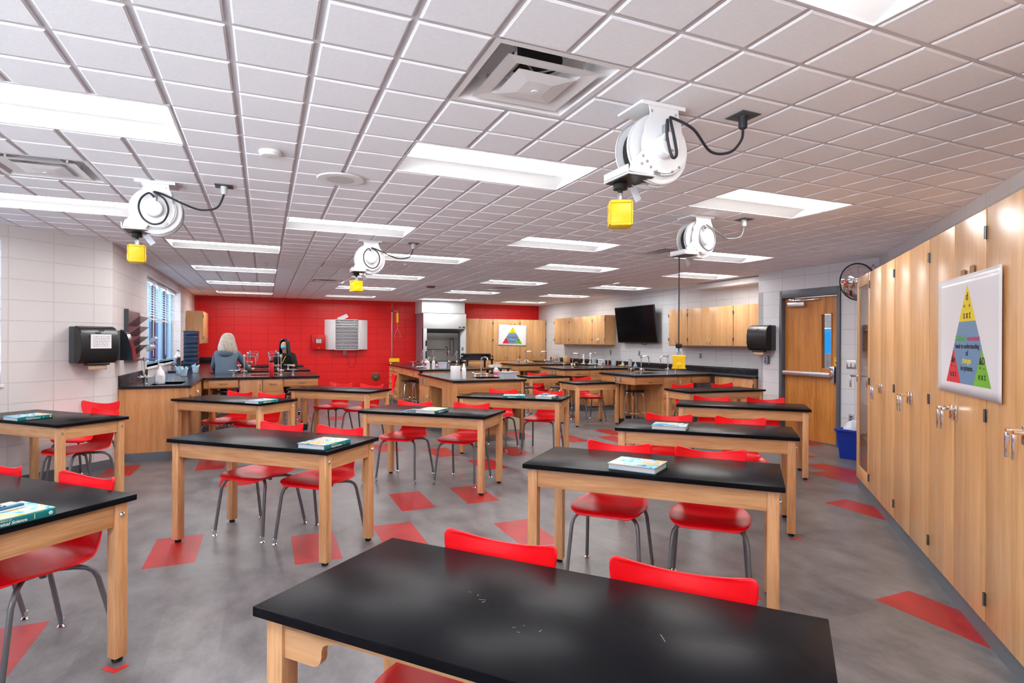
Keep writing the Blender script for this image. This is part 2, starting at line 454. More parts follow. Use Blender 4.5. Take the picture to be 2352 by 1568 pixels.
# room outline
XL, XR, YB = -1.62, 8.02, 16.45
def inside(x, y, m=0.35):
    if y > YB + m or x > XR + m: return False
    if x < XL - m and (y - x) > 9.57 + m: return False
    if y - x > 9.57 + m and x < XL: return False
    if y < x - 2.43 - m: return False
    if x > 7.5 + m and y < 6.6: return False
    if x + y < -1.8 - m: return False
    return True
mb = MB()
zb = CEIL                          # plane of the grid; the tiles hang 7 mm below it
for u in range(-32, 26):
    for v in range(-22, 50):
        if (u, v) in taken: continue
        x0, x1, y0, y1 = cX(u), cX(u + 1), cY(v), cY(v + 1)
        if not inside((x0 + x1) / 2, (y0 + y1) / 2): continue
        mb.add([(x0, y0, zb), (x0, y1, zb), (x1, y1, zb), (x1, y0, zb)], [(0, 1, 2, 3)], mi=1)
        a, b, c = 0.012, 0.0145, 0.019
        z1, z2 = zb - 0.004, zb - 0.0065
        r = lambda q, z: [(x0 + q, y0 + q, z), (x0 + q, y1 - q, z), (x1 - q, y1 - q, z), (x1 - q, y0 + q, z)]
        vs = r(a, zb - 0.0002) + r(a, z1) + r(b, z1) + r(c, z2)
        fs = [(12, 13, 14, 15)]
        for k in range(3):
            for q in range(4):
                q2 = (q + 1) % 4
                fs.append((k * 4 + q, k * 4 + q2, k * 4 + 4 + q2, k * 4 + 4 + q))
        mb.add(vs, fs, mi=0)
ceil = struct('ceiling', mb, [M_tile, M_tbar], smooth=False)
# plenum cover above everything so no outside light leaks in
struct('ceiling_slab', MB().box(-8, 9, -4.5, 17.2, CEIL + 0.35, CEIL + 0.45), M_tbar, smooth=False)

def wall(name, p0, p1, material, openings=(), z1=CEIL + 0.35, th=0.2, u0=0.0, z0=-0.05):
    """wall from p0 to p1; the room is on the left of p0->p1; openings (s0, s1, z0, z1)"""
    p0 = Vector((p0[0], p0[1], 0)); p1 = Vector((p1[0], p1[1], 0))
    d = (p1 - p0); Lw = d.length; d.normalize()
    M = Matrix.Translation(p0) @ Matrix.Rotation(math.atan2(d.y, d.x), 4, 'Z')
    ss = sorted({0.0, Lw} | {o[0] for o in openings} | {o[1] for o in openings})
    zs = sorted({z0, z1} | {o[2] for o in openings} | {o[3] for o in openings})
    mb = MB()
    for a, b in zip(ss, ss[1:]):
        run = None
        for c, e in zip(zs, zs[1:]):
            sm, zm = (a + b) / 2, (c + e) / 2
            if any(o[0] < sm < o[1] and o[2] < zm < o[3] for o in openings): continue
            mb.box(a, b, -th, 0, c, e)
    o = struct(name, mb, material, smooth=False, uvf=lambda co: (co.x + u0 - (co.y if abs(co.y) > 1e-4 else 0), co.z))
    o.matrix_world = M
    return o
# openings on the left wall run from near to far
wall('wall_left', (XL, YB + .2), (XL, 7.95), M_wallw, [(YB + .2 - 13.85, YB + .2 - 10.08, 1.07, 2.47)], u0=0.1)
wall('wall_left_angled', (XL, 7.95), (-6.0, 3.57), M_wallw, [(1.08, 4.9, 1.04, 2.47)], u0=0.2)
wall('wall_front', (-6.0, 3.57), (-5.2, 3.4), M_wallw)
wall('wall_front_angled', (-5.6, 3.8), (0.5, -2.3), M_wallw, [(1.2, 7.4, 1.04, 2.47)])  # opening added behind the camera for extra light on the ceiling
Mw3 = Matrix.Translation((-5.6, 3.8, 0)) @ Matrix.Rotation(R(-45), 4, 'Z') @ Matrix.Translation((1.2, 0, 0))
wall('wall_right_angled', (0.1, -2.33), (7.52, 5.09), M_wallg)
wall('wall_right_door', (7.5, 5.05), (7.5, 7.1), M_wallg, [(0.57, 1.61, -0.05, 2.29)], u0=.05)
wall('wall_right_return', (7.5, 7.1), (8.2, 7.1), M_wallg, th=.1)
wall('wall_right', (XR, 7.0), (XR, YB + .2), M_wallg)
wall('wall_back', (XR + .2, YB), (XL - .2, YB), M_wallr)
# corridor beyond the door, so that the glazing of the door shows a room
mbx = MB()
mbx.box(9.6, 9.7, 4.2, 6.9, -0.05, 2.9).box(9.6, 9.7, 8.3, 8.8, -0.05, 2.9).box(9.6, 9.7, 6.9, 8.3, -0.05, 1.28).box(9.6, 9.7, 6.9, 8.3, 1.75, 2.9); mbx.box(8.2, 9.7, 8.75, 8.8, -.05, 2.9); mbx.box(7.7, 9.7, 4.2, 4.25, -.05, 2.9).box(7.7, 9.7, 4.2, 8.8, 2.5, 2.6)
struct('wall_corridor', mbx, M_wallw, smooth=False, uvf=lambda co: (co.y + co.x, co.z))

# vinyl bases
struct('baseboard_left', MB().box(0, 6.2, 0, 0.012, 0, 0.1), M_toe, smooth=False).matrix_world = Matrix.Translation((XL, 7.95, 0)) @ Matrix.Rotation(R(-135), 4, 'Z')
struct('baseboard_right', MB().box(7.488, 7.5, 5.09, 5.6, 0, 0.1).box(7.488, 7.5, 6.68, 7.1, 0, 0.1), M_toe, smooth=False)
struct('baseboard_back', MB().box(XL, 4.0, YB - 0.012, YB, 0, 0.1), M_toe, smooth=False)

# windows
M_winframe = mat('white window frame', srgb(150, 190, 220), 0.4)
M_windark = mat('dark window frame', srgb(36, 48, 66), 0.4)
def window(name, M, L, z0, z1, bays, depth):
    mb = MB()
    t = 0.035
    mb.box(0, L, -depth - .05, -depth, z0, z0 + t); mb.box(0, L, -depth - .05, -depth, z1 - t, z1)
    for i in range(bays + 1):
        x = i * (L - t) / bays
        mb.box(x, x + t, -depth - .05, -depth, z0 + t, z1 - t)
    fr = struct(name, mb, M_winframe, smooth=False); fr.matrix_world = M
    mb = MB()
    for i in range(bays):
        x = i * (L - t) / bays + t; w = (L - t) / bays - t
        mb.box(x + w * .45, x + w * .62, -depth - .045, -depth - .01, z0 + t, z1 - t)
    d = mb.build('mullion', M_windark, fr, smooth=False)
    MB().box(t, L - t, -depth - .032, -depth - .026, z0 + t, z1 - t).build('glass_pane', M_glass, fr, smooth=False)
    MB().box(-.02, L + .02, -depth + .0, .02, z0 - .035, z0, .004).build('window_sill', M_whitem, fr)
    return fr
Mw1 = Matrix.Translation((XL, 13.85, 0)) @ Matrix.Rotation(R(-90), 4, 'Z')
window('window_1', Mw1, 3.77, 1.07, 2.47, 3, 0.17)
Mw2 = Matrix.Translation((XL, 7.95, 0)) @ Matrix.Rotation(R(-135), 4, 'Z') @ Matrix.Translation((1.08, 0, 0))
window('window_2', Mw2, 3.82, 1.04, 2.47, 3, 0.17)
window('window_added_fill', Mw3, 6.2, 1.04, 2.47, 5, 0.17)  # unseen window put in to brighten the ceiling
M_slat = mat('white blind slat', srgb(225, 235, 245), 0.4)
def blind(M, x0, x1, zb, zt, label):
    t = thing('window_blind', label, 'blind'); t.matrix_world = M
    MB().box(x0, x1, -.12, -.07, zt - .045, zt).build('head_rail', M_whitem, t, smooth=False)
    mb = MB(); z = zt - .07; n = 0
    while z > zb + .03:
        mb.add([(x0, -.115, z + .012), (x1, -.115, z + .012), (x1, -.075, z - .012), (x0, -.075, z - .012),
                (x0, -.115, z + .010), (x1, -.115, z + .010), (x1, -.075, z - .014), (x0, -.075, z - .014)],
               [(0, 1, 2, 3), (7, 6, 5, 4), (3, 2, 6, 7), (0, 4, 5, 1)]); z -= .042
    o = mb.build('slats', M_slat, t, smooth=False); o['kind'] = 'stuff'
    MB().box(x0, x1, -.115, -.075, zb, zb + .02).build('bottom_rail', M_whitem, t, smooth=False)
    mb = MB()
    for x in (x0 + .15, x1 - .15): mb.tube([(x, -.07, zt), (x, -.07, zb)], .003, 5)
    mb.tube([(x0 + .3, -.06, zt), (x0 + .29, -.055, zt - .6), (x0 + .31, -.055, zt - .9), (x0 + .295, -.055, zt - 1.25)], .004, 5)
    mb.build('cord', M_whitem, t)
    return t
for i in range(3):
    blind(Mw1, 0.07 + i * 1.24, 1.2 + i * 1.24, 1.82, 2.46, ['white slatted blind on the far bay of the counter window, nearest the red wall', 'white slatted blind on the middle bay of the counter window', 'white slatted blind on the near bay of the counter window, above the drying rack'][i])
for i in range(3):
    blind(Mw2, 0.03 + i * 1.26, 1.25 + i * 1.26, 1.5 + .1 * i, 2.46, ['white slatted blind of the angled wall window at the left edge of the photo', 'white slatted blind on the middle bay of the angled wall window', 'white slatted blind on the last bay of the angled wall window'][i])

# door
M_frame = mat('dark grey door frame', srgb(92, 98, 108), 0.4)
mb = MB()
mb.box(7.47, 7.72, 6.61, 6.66, 0, 2.29, .003); mb.box(7.47, 7.72, 5.62, 5.67, 0, 2.29, .003); mb.box(7.47, 7.72, 5.67, 6.61, 2.17, 2.29, .003)
mb.box(7.60, 7.72, 6.58, 6.61, 0, 2.17); mb.box(7.60, 7.72, 5.67, 5.70, 0, 2.17)
struct('trim_1', mb, M_frame)
dr = bpy.data.objects.new('door_1', None); COL.objects.link(dr); dr['kind'] = 'structure'
mb = MB()
xa, xb = 7.545, 7.59
for y0, y1, z0, z1 in ((5.96, 6.605, .01, 2.165), (5.675, 5.80, .01, 2.165), (5.80, 5.96, .01, 1.10), (5.80, 5.96, 1.90, 2.165)):
    mb.box(xa, xb, y0, y1, z0, z1)
mb.build('door_leaf', W_door, dr, smooth=False)
mb = MB()
mb.box(7.535, 7.60, 5.79, 5.805, 1.09, 1.91); mb.box(7.535, 7.60, 5.955, 5.97, 1.09, 1.91); mb.box(7.535, 7.6, 5.79, 5.97, 1.09, 1.105); mb.box(7.535, 7.6, 5.79, 5.97, 1.895, 1.91)
mb.build('glazing_bead', W_door, dr, smooth=False)
MB().box(7.56, 7.566, 5.805, 5.955, 1.105, 1.895).build('glass_pane', M_glass, dr, smooth=False)
mb = MB().box(7.485, 7.545, 6.22, 6.52, 2.03, 2.10, .006)
mb.build('door_closer', M_steel, dr, label='silver door closer body')
MB().box(7.50, 7.52, 5.98, 6.5, 2.115, 2.135, .003).box(7.49, 7.55, 6.40, 6.50, 2.115, 2.15, .003).build('closer_arm', M_chrome, dr)
MB().box(7.47, 7.505, 5.78, 6.60, .975, 1.045, .008).build('push_bar', M_steel, dr, label='brushed steel panic bar')
MB().box(7.465, 7.545, 5.70, 5.78, .90, 1.14, .008).lathe([(0.02, 0), (0.02, .03)], (7.44, 5.74, 1.10), 14, axis='x').build('latch_case', M_chrome, dr)
MB().box(7.542, 7.545, 5.695, 5.75, 1.16, 1.27).build('door_sticker', M_yellow, dr, smooth=False, label='yellow sign with black print')
text('EXIT', .022, M_ink, dr, Matrix.Translation((7.5415, 5.722, 1.245)) @ Matrix.Rotation(R(-90), 4, 'Z') @ Matrix.Rotation(R(90), 4, 'X'))
MB().box(7.541, 7.543, 5.71, 5.735, 1.18, 1.21).build('sign_mark', M_ink, dr, smooth=False)

# ---- lamps
def lamp_proto():
    t = thing('ceiling_light', 'x', 'ceiling light', group='recessed ceiling lights')
    hx, hy, h = 0.6096 - .006, 0.3048 - .006, 0.085
    lx, ly = hx - .025, 0.13
    mb = MB()
    def q(a, b, c, d): mb.add([a, b, c, d], [(0, 1, 2, 3)])
    P = lambda x, y, z: (x, y, z)
    n = 6
    for s in (-1, 1):                      # curved side reflectors
        prof = [(s * (hy + (ly - hy) * (i / n)), h * math.sin(math.pi / 2 * i / n) * 0.55) for i in range(n + 1)]
        for (ya, za), (yb, zb2) in zip(prof, prof[1:]):
            q(P(-hx, ya, za), P(hx, ya, za), P(hx - .0, yb, zb2), P(-hx + .0, yb, zb2))
    zl = h * 0.55
    for s in (-1, 1):
        q(P(s * hx, -hy, 0), P(s * hx, hy, 0), P(s * (hx - .02), hy, .075), P(s * (hx - .02), -hy, .075))
        q(P(s * hx, -ly, zl), P(s * hx, ly, zl), P(s * hx, ly, .1), P(s * hx, -ly, .1))
    mb.box(-hx, hx, -hy, hy, .101, .11)
    mb.build('reflector', M_refl, t)
    mb = MB(); w = .008
    mb.box(-hx - w, hx + w, -hy - w, -hy + .004, -.004, .01); mb.box(-hx - w, hx + w, hy - .004, hy + w, -.004, .01)
    mb.box(-hx - w, -hx + .004, -hy, hy, -.004, .01); mb.box(hx - .004, hx + w, -hy, hy, -.004, .01)
    mb.build('frame', M_tbar, t, smooth=False)
    mb = MB(); n = 8
    prof = [(-ly + 2 * ly * i / n, zl + .002 - .028 * math.sin(math.pi * i / n)) for i in range(n + 1)]
    for (ya, za), (yb, zb2) in zip(prof, prof[1:]):
        mb.add([P(-lx, ya, za), P(lx, ya, za), P(lx, yb, zb2), P(-lx, yb, zb2)], [(0, 3, 2, 1)])
    mb.build('lens', M_lens, t)
    return t
rowname = {(-6, 18): 'nearest of four in the leftmost far row', (-6, 26): 'second of four in the leftmost far row', (-6, 34): 'third of four in the leftmost far row', (-6, 42): 'last of the leftmost far row, by the red wall',
 (-8, 4): 'large in view at the left edge, before the air vent', (-10, 12): 'at the left edge, partly behind the left cord reel',
 (0, 4): 'at top centre, just beyond the big square air diffuser', (-2, 12): 'left of centre, beyond the round ceiling speaker',
 (2, 18): 'running behind the middle cord reel', (2, 26): 'just behind the yellow box of the middle cord reel', (2, 34): 'third beyond the middle cord reel', (2, 42): 'nearest the goggle cabinet wall in the middle row',
 (6, 12): 'right of centre, beyond the nearest cord reel', (10, 18): 'in the fourth row, nearest of four toward the fume hood', (10, 26): 'in the fourth row, second of four toward the fume hood', (10, 34): 'in the fourth row, third of four toward the fume hood', (10, 42): 'touching the top of the fume hood',
 (0, -4): 'cut by the top edge of the photo', (8, 4): 'large in view between the near and right cord reels', (14, 12): 'just right of the right cord reel, before the door wall',
 (18, 18): 'behind the hanging cord, above the television side', (18, 26): 'above the wall-mounted television', (18, 34): 'beyond the television, near the far wall cabinets', (18, 42): 'in the far right corner above the tall cabinets', (-8, -4): 'added out of frame to light the near region'}
proto = None
for (u, v) in LAMPS:
    loc = (cX(u + 2), cY(v + 1), CEIL)
    lab = 'recessed white ceiling light ' + rowname[(u, v)]
    if proto is None:
        proto = lamp_proto(); proto.location = loc; proto['label'] = lab
    else: dup(proto, lab, loc)

# ---- air diffusers
def vent(u, v, label, bare=False):
    t = thing('air_diffuser', label, 'air vent', (cX(u + 1), cY(v + 1), CEIL), group='square air diffusers')
    H = 0.3048 - .004
    mb = MB()
    def ring(a, za, b, zc):
        vs = [(-a, -a, za), (a, -a, za), (a, a, za), (-a, a, za), (-b, -b, zc), (b, -b, zc), (b, b, zc), (-b, b, zc)]
        mb.add(vs, [(0, 4, 5, 1), (1, 5, 6, 2), (2, 6, 7, 3), (3, 7, 4, 0)])
    ring(H, 0, H - .03, .0); ring(H - .03, 0, .2, .085); ring(.2, .085, .125, .095)
    mb.build('housing', M_vent, t, smooth=False)
    m2 = MB(); m2.lathe([(.125, .094), (.125, .25)], (0, 0, 0), 24); m2.box(-.135, .135, -.135, .135, .2, .21)
    m2.build('duct', M_duct, t)
    mb = MB(); ring(.215, -.005, .15, .0); ring(.15, .0, .1, .045); ring(.1, .046, .15, .004); ring(.15, .004, .215, -.003)
    mb.build('outer_cone', M_vent, t, smooth=False)
    mb = MB(); ring(.135, -.012, .06, -.020); mb.add([(-.06, -.06, -.020), (.06, -.06, -.020), (.06, .06, -.020), (-.06, .06, -.020)], [(3, 2, 1, 0)])
    ring(.13, -.012, .10, .0); mb.add([(-.1, -.1, 0), (.1, -.1, 0), (.1, .1, 0), (-.1, .1, 0)], [(0, 1, 2, 3)])
    mb.lathe([(.014, -.034), (.014, -.03)], (0, 0, 0), 12)
    mb.build('centre_plate', M_vent, t, smooth=False)
    mb = MB()
    for sx, sy in ((-1, 1), (1, 1), (-1, -1), (1, -1)):
        mb.box(sx * .16 - .006, sx * .16 + .006, sy * .16 - .002, sy * .16 + .002, 0, .085)
    mb.tube([(-.1, -.1, .05), (.1, .1, .05)], .004, 5); mb.tube([(-.1, .1, .05), (.1, -.1, .05)], .004, 5)
    mb.build('bracket', M_lgrey, t)
    return t
for (u, v), l in zip(VENTS, ['large square air diffuser with stepped cones at top centre of the ceiling', 'square air diffuser at the left edge, in front of the left cord reel', 'far square air diffuser near the red wall, left of the middle reel box', 'far square air diffuser between the lights before the fume hood', 'square air diffuser behind the right cord reel']):
    vent(u, v, l)
for (u, v), l in zip(PANELS, ['flat grey return air panel left of the middle cord reel', 'flat grey return air grille right of centre among the middle lights', 'flat grey return air panel near the television lights']):
    t = thing('return_grille', l, 'air vent', (cX(u + 1), cY(v + 1), CEIL), group='return air grilles')
    MB().box(-.3, .3, -.3, .3, .002, .006).build('backing', M_dgrey, t, smooth=False)
    mb = MB()
    for i in range(24): mb.box(-.29, .29, -.29 + i * .0245, -.29 + i * .0245 + .016, -.002, .002)
    o = mb.build('louvres', M_vent, t, smooth=False)
# small ceiling fittings
t = thing('ceiling_speaker', 'round white ceiling speaker left of the central light', 'speaker', (cX(-1.0), cY(7.1), CEIL - .009))
MB().lathe([(.16, 0), (.155, -.008), (.12, -.011), (.095, -.008)], n=32).build('rim', M_whitem, t)
MB().lathe([(.095, -.0085), (.0, -.0095)], n=32).build('mesh_grille', M_lgrey, t)
t = thing('smoke_detector', 'small round white smoke detector left of the ceiling speaker', 'smoke detector', (cX(-2.5), cY(5.7), CEIL - .009))
MB().lathe([(.065, 0), (.065, -.012), (.05, -.028), (.0, -.03)], n=24).build('dome', M_whitem, t)
MB().lathe([(.012, -.031), (.0, -.032)], n=10).build('sensor', M_lgrey, t)
M_rdet = mat('dull red plastic', srgb(130, 70, 80), 0.5)
t = thing('fire_alarm_strobe', 'round dark red fire strobe on the ceiling before the fume hood', 'fire alarm', (cX(7.7), cY(31.2), CEIL - .009))
MB().lathe([(.09, 0), (.09, -.02), (.07, -.035), (0, -.035)], n=24).build('dome', M_rdet, t)
for i, (u, v, l) in enumerate(((3.5, 20.5, 'tiny sprinkler head near the middle cord reel'), (9.5, 31.5, 'tiny sprinkler head near the red ceiling strobe'), (14.5, 21.5, 'tiny sprinkler head right of centre beyond the lights'), (-2.5, 23.5, 'tiny sprinkler head before the red wall on the left'))):
    t = thing('sprinkler', l, 'sprinkler', (cX(u), cY(v), CEIL - .009), group='sprinkler heads')
    MB().lathe([(.03, 0), (.028, -.004), (.008, -.005), (.008, -.03), (.02, -.032), (0, -.034)], n=14).build('head', M_lgrey, t)
# ------------------------------------------------------------------ lab tables
TH = 0.762
def make_table(L=1.40, W=0.61, bay=False):
    t = thing('lab_table', 'x', 'table')
    MB().box(-L / 2, L / 2, -W / 2, W / 2, TH - .027, TH, .003).build('tabletop', M_tabletop, t)
    ix, iy, w = L / 2 - .025, W / 2 - .025, .058
    for sx in (-1, 1):
        for sy in (-1, 1):
            x0 = sx * ix; y0 = sy * iy
            lg = MB().box(x0 - sx * w, x0, y0 - sy * w, y0, .022, TH - .027, .004).build('leg', W_oakz, t)
            cx, cy = x0 - sx * w / 2, y0 - sy * w / 2
            MB().lathe([(.018, 0), (.022, .004), (.022, .012), (.009, .014), (.009, .024)], (cx, cy, 0), 14).build('foot_pad', M_blackmat, lg, label='black foot pad')
            MB().lathe([(0, -.011), (.008, -.010), (.012, -.005), (.012, .003)] if sx < 0 else [(.012, -.003), (.012, .005), (.008, .010), (0, .011)], (x0, cy, TH - .085), 12, axis='x').build('bolt', M_chrome, lg, label='steel bolt head')
    ax = ix - w
    zt, zb = TH - .027, TH - .135
    ins = .010
    MB().box(-ax, ax, iy - ins - .022, iy - ins, zb, zt, .002).build('apron', W_oakx, t)
    if not bay:
        MB().box(-ax, ax, -iy + ins, -iy + ins + .022, zb, zt, .002).build('apron', W_oakx, t)
    else:
        for s in (-1, 1):
            pl = [(s * ax, zt), (s * ax, zb), (s * (ax - .10), zb)] + [(s * (ax - .10 - .03 * math.sin(R(a))), zb + .03 - .03 * math.cos(R(a))) for a in (30, 60, 90)] + \
                 [(s * (ax - .13 - .015 * (1 - math.cos(R(a)))), zb + .045 + .02 * math.sin(R(a))) for a in (0, 45, 90)] + [(s * (ax - .19), zt - .03), (s * (ax - .19), zt)]
            if s > 0: pl = pl[::-1]
            MB().prism(pl, -iy + ins, -iy + ins + .022, 'xz').build('bay_bracket', W_oakx, t, label='curved bracket beside the open book bay')
        MB().box(-ax, ax, -iy + ins, -iy + ins + .022, zt - .03, zt).build('rail', W_oakx, t)
    for s in (-1, 1):
        MB().box(s * (ix - ins - .022), s * (ix - ins), -iy + w, iy - w, zb, zt, .002).build('apron', W_oaky, t)
    return t
# centre x, centre y, angle, label
TABLES = {
 'T1': (.662, 1.372, -49.0, 'black-topped oak lab table nearest the camera, bare, with scratched top and open book bay'),
 'T2': (2.101, 2.783, -45.9, 'black-topped oak lab table with one blue textbook, directly behind the nearest table'),
 'T3': (3.419, 3.817, -43.8, 'black-topped oak lab table with one blue textbook, third from the camera in the right row'),
 'T4': (5.086, 5.071, -43.9, 'bare black-topped oak lab table, fourth from the camera, in front of the door'),
 'T5': (6.37, 6.88, -5.0, 'bare black-topped lab table turned parallel to the room, beside the door wall dispenser'),
 'T6': (.068, 4.585, -42.7, 'black-topped oak lab table left of centre with one colourful textbook at its right end'),
 'T7': (1.614, 5.815, -42.3, 'black-topped oak lab table at the centre of the room with a textbook in its middle'),
 'T8': (3.047, 6.970, -41.4, 'black-topped oak lab table carrying two teal textbooks, before the sink desk'),
 'T9': (-.335, 7.83, -44.0, 'black-topped oak lab table with one textbook, beside the left counter end'),
 'T10': (1.05, 8.93, -44.0, 'bare black-topped oak lab table nearest the red wall, below the goggle cabinet'),
 'T11': (-1.873, 6.656, -45.3, 'black-topped oak lab table with one teal book, against the white wall at left'),
 'T12': (-1.253, 3.43, -45.0, 'black-topped oak lab table at the front left corner, holding a book and calculators'),
}
tabs = {}
tp = make_table(); tp.name = 'lab_table'
first = True
for k, (x, y, a, lab) in TABLES.items():
    if k == 'T1':
        t = make_table(bay=True); t.location = (x, y, 0); t.rotation_euler = (0, 0, R(a)); t['label'] = lab; t['group'] = 'black-topped oak lab tables'
    elif first:
        t = tp; t.location = (x, y, 0); t.rotation_euler = (0, 0, R(a)); t['label'] = lab; t['group'] = 'black-topped oak lab tables'; first = False
    else: t = dup(tp, lab, (x, y, 0), R(a))
    tabs[k] = t
ts = make_table(L=.95)
ts.location = (5.41, 8.99, 0); ts.rotation_euler = (0, 0, R(3)); ts['label'] = 'short black-topped oak table tucked under the end of the nearest right lab island'; ts['group'] = 'short oak lab tables'
dup(ts, 'short black-topped oak table tucked under the end of the second right lab island', (5.43, 10.86, 0), R(-1))
TABLES['T14'] = (5.41, 8.99, 3, ''); TABLES['T13'] = (5.43, 10.86, -1, '')
# scratches on the nearest top
mb = MB()
rnd = random.Random(5)
for (px, py, a, l) in ((-.17, .0, 20, .02), (-.155, -.012, 60, .012), (-.185, .02, 100, .008), (-.02, -.1, 30, .01), (.0, -.115, 15, .008), (.05, -.09, 80, .012), (.0, -.08, 40, .006), (.34, -.0, 120, .035), (-.22, .03, 10, .006)):
    c, s = math.cos(R(a)), math.sin(R(a))
    mb.add([(px, py, TH + .0003), (px + c * l, py + s * l, TH + .0003), (px + c * l - s * .0012, py + s * l + c * .0012, TH + .0003), (px - s * .0012, py + c * .0012, TH + .0003)], [(0, 1, 2, 3)])
mb.build('scratches', mat('pale scratches', srgb(150, 152, 155), .7), tabs['T1'], smooth=False)
for o in tabs['T1'].children:
    if o.name.startswith('scratches'): o['kind'] = 'stuff'

# red floor tape marks under a few table feet
for n, (x, y, a, lab) in enumerate(((-.60, 3.10, 0, 'small red tape corner on the floor under the front left table leg'), (3.70, 3.13, 0, 'small red tape mark under the foot of the third right table'), (2.63, 2.50, 0, 'small red tape mark under the right leg of the table with the nearest book'), (5.28, 4.34, 0, 'tiny red tape dot under the foot of the table before the door'), (1.98, 6.0, 0, 'small red tape mark by the foot of the centre table'))):
    mb = MB(Matrix.Translation((x, y, 0)) @ Matrix.Rotation(R(-45), 4, 'Z'))
    s = .05 if n == 0 else .03
    mb.box(-s, s * .4, -s, -s + .025, .0002, .0014); mb.box(s * .4 - .025 + .02, s * .4 + .02, -s, s * .4, .0002, .0013)
    mb.build('floor_tape', M_floorr if False else mat('red tape', srgb(205, 30, 35), .4), None, lab, smooth=False, cat='tape', group='red tape marks on the floor')

# ------------------------------------------------------------------ red chairs
CH = .815
def make_chair():
    t = thing('school_chair', 'x', 'chair', group='red school chairs')
    # (y, z, half width, wing forward, saddle)
    P = [(-.235, .428, .150, 0, .000), (-.229, .440, .178, 0, .002), (-.205, .450, .205, 0, .004), (-.14, .452, .222, 0, .010), (-.05, .443, .228, 0, .016), (.05, .437, .224, 0, .020),
         (.12, .441, .208, 0, .018), (.165, .455, .180, .006, .012), (.200, .482, .158, .016, .006), (.222, .520, .148, .024, .0), (.236, .565, .150, .030, .0), (.248, .61, .162, .036, .0),
         (.258, .655, .180, .042, .0), (.267, .690, .197, .052, .006), (.275, .728, .210, .058, .018), (.281, .755, .214, .062, .037), (.284, .768, .208, .060, .040), (.285, .775, .193, .056, .037)]
    # smooth the profile
    pts = []
    for i in range(len(P) - 1):
        p0 = P[max(i - 1, 0)]; p1 = P[i]; p2 = P[i + 1]; p3 = P[min(i + 2, len(P) - 1)]
        for s in (0, .5):
            pts.append(tuple(.5 * ((2 * p1[k]) + (-p0[k] + p2[k]) * s + (2 * p0[k] - 5 * p1[k] + 4 * p2[k] - p3[k]) * s * s + (-p0[k] + 3 * p1[k] - 3 * p2[k] + p3[k]) * s ** 3) for k in range(5)))
    pts.append(P[-1])
    nu = 14
    vs = []; fs = []
    for y, z, w, wing, sad in pts:
        for j in range(nu + 1):
            u = -1 + 2 * j / nu
            vs.append((u * w, y - wing * u * u, z + sad * u * u))
    for i in range(len(pts) - 1):
        for j in range(nu):
            a = i * (nu + 1) + j
            fs.append((a, a + 1, a + nu + 2, a + nu + 1))
    mb = MB(); mb.add(vs, fs)
    sh = mb.build('seat_shell', M_red, t)
    for p in sh.data.polygons: p.use_smooth = True
    so = sh.modifiers.new('thickness', 'SOLIDIFY'); so.thickness = .009; so.offset = 0
    bv = sh.modifiers.new('edge', 'BEVEL'); bv.width = .003; bv.segments = 2; bv.limit_method = 'ANGLE'; bv.angle_limit = R(60)
    r = .0118
    for sx in (-1, 1):
        for fr in (True, False):
            if fr:
                path = [(sx * .225, -.238, .012), (sx * .213, -.213, .20), (sx * .203, -.192, .352), (sx * .195, -.178, .388), (sx * .178, -.160, .410), (sx * .15, -.135, .420), (sx * .10, -.095, .422)]
            else:
                path = [(sx * .222, .238, .012), (sx * .208, .196, .20), (sx * .196, .160, .352), (sx * .188, .145, .388), (sx * .172, .122, .408), (sx * .145, .095, .416), (sx * .10, .05, .418)]
            lg = MB().tube(path, r, 10).build('leg', M_tube, t)
            q = path[0]
            MB().lathe([(.018, 0), (.020, .003), (.016, .008), (.012, .012), (.0135, .03), (.0135, .042)], (q[0], q[1], 0), 12).build('glide', M_chrome, lg, label='chrome foot glide')
    mb = MB()
    for sx in (-1, 1): mb.tube([(sx * .10, -.10, .422), (sx * .09, 0, .420), (sx * .10, .06, .418)], .0115, 8)
    mb.box(-.10, .10, -.035, -.015, .412, .424, .002); mb.box(-.10, .10, .03, .05, .410, .422, .002)
    mb.box(-.11, -.09, -.03, -.01, .40, .43); mb.box(.09, .11, -.03, -.01, .40, .43)
    mb.build('seat_frame', M_tube, t)
    return t
ch0 = make_chair(); used = [False]
def chair(bx, by, a, lab, group='red school chairs'):
    """bx, by: middle of the top of the backrest; a: direction angle of the seat's x axis"""
    n = Vector((-math.sin(R(a)), math.cos(R(a)), 0))
    loc = (bx - n.x * .262, by - n.y * .262, 0)
    if not used[0]:
        used[0] = True; ch0.location = loc; ch0.rotation_euler = (0, 0, R(a)); ch0['label'] = lab; return ch0
    return dup(ch0, lab, loc, R(a))
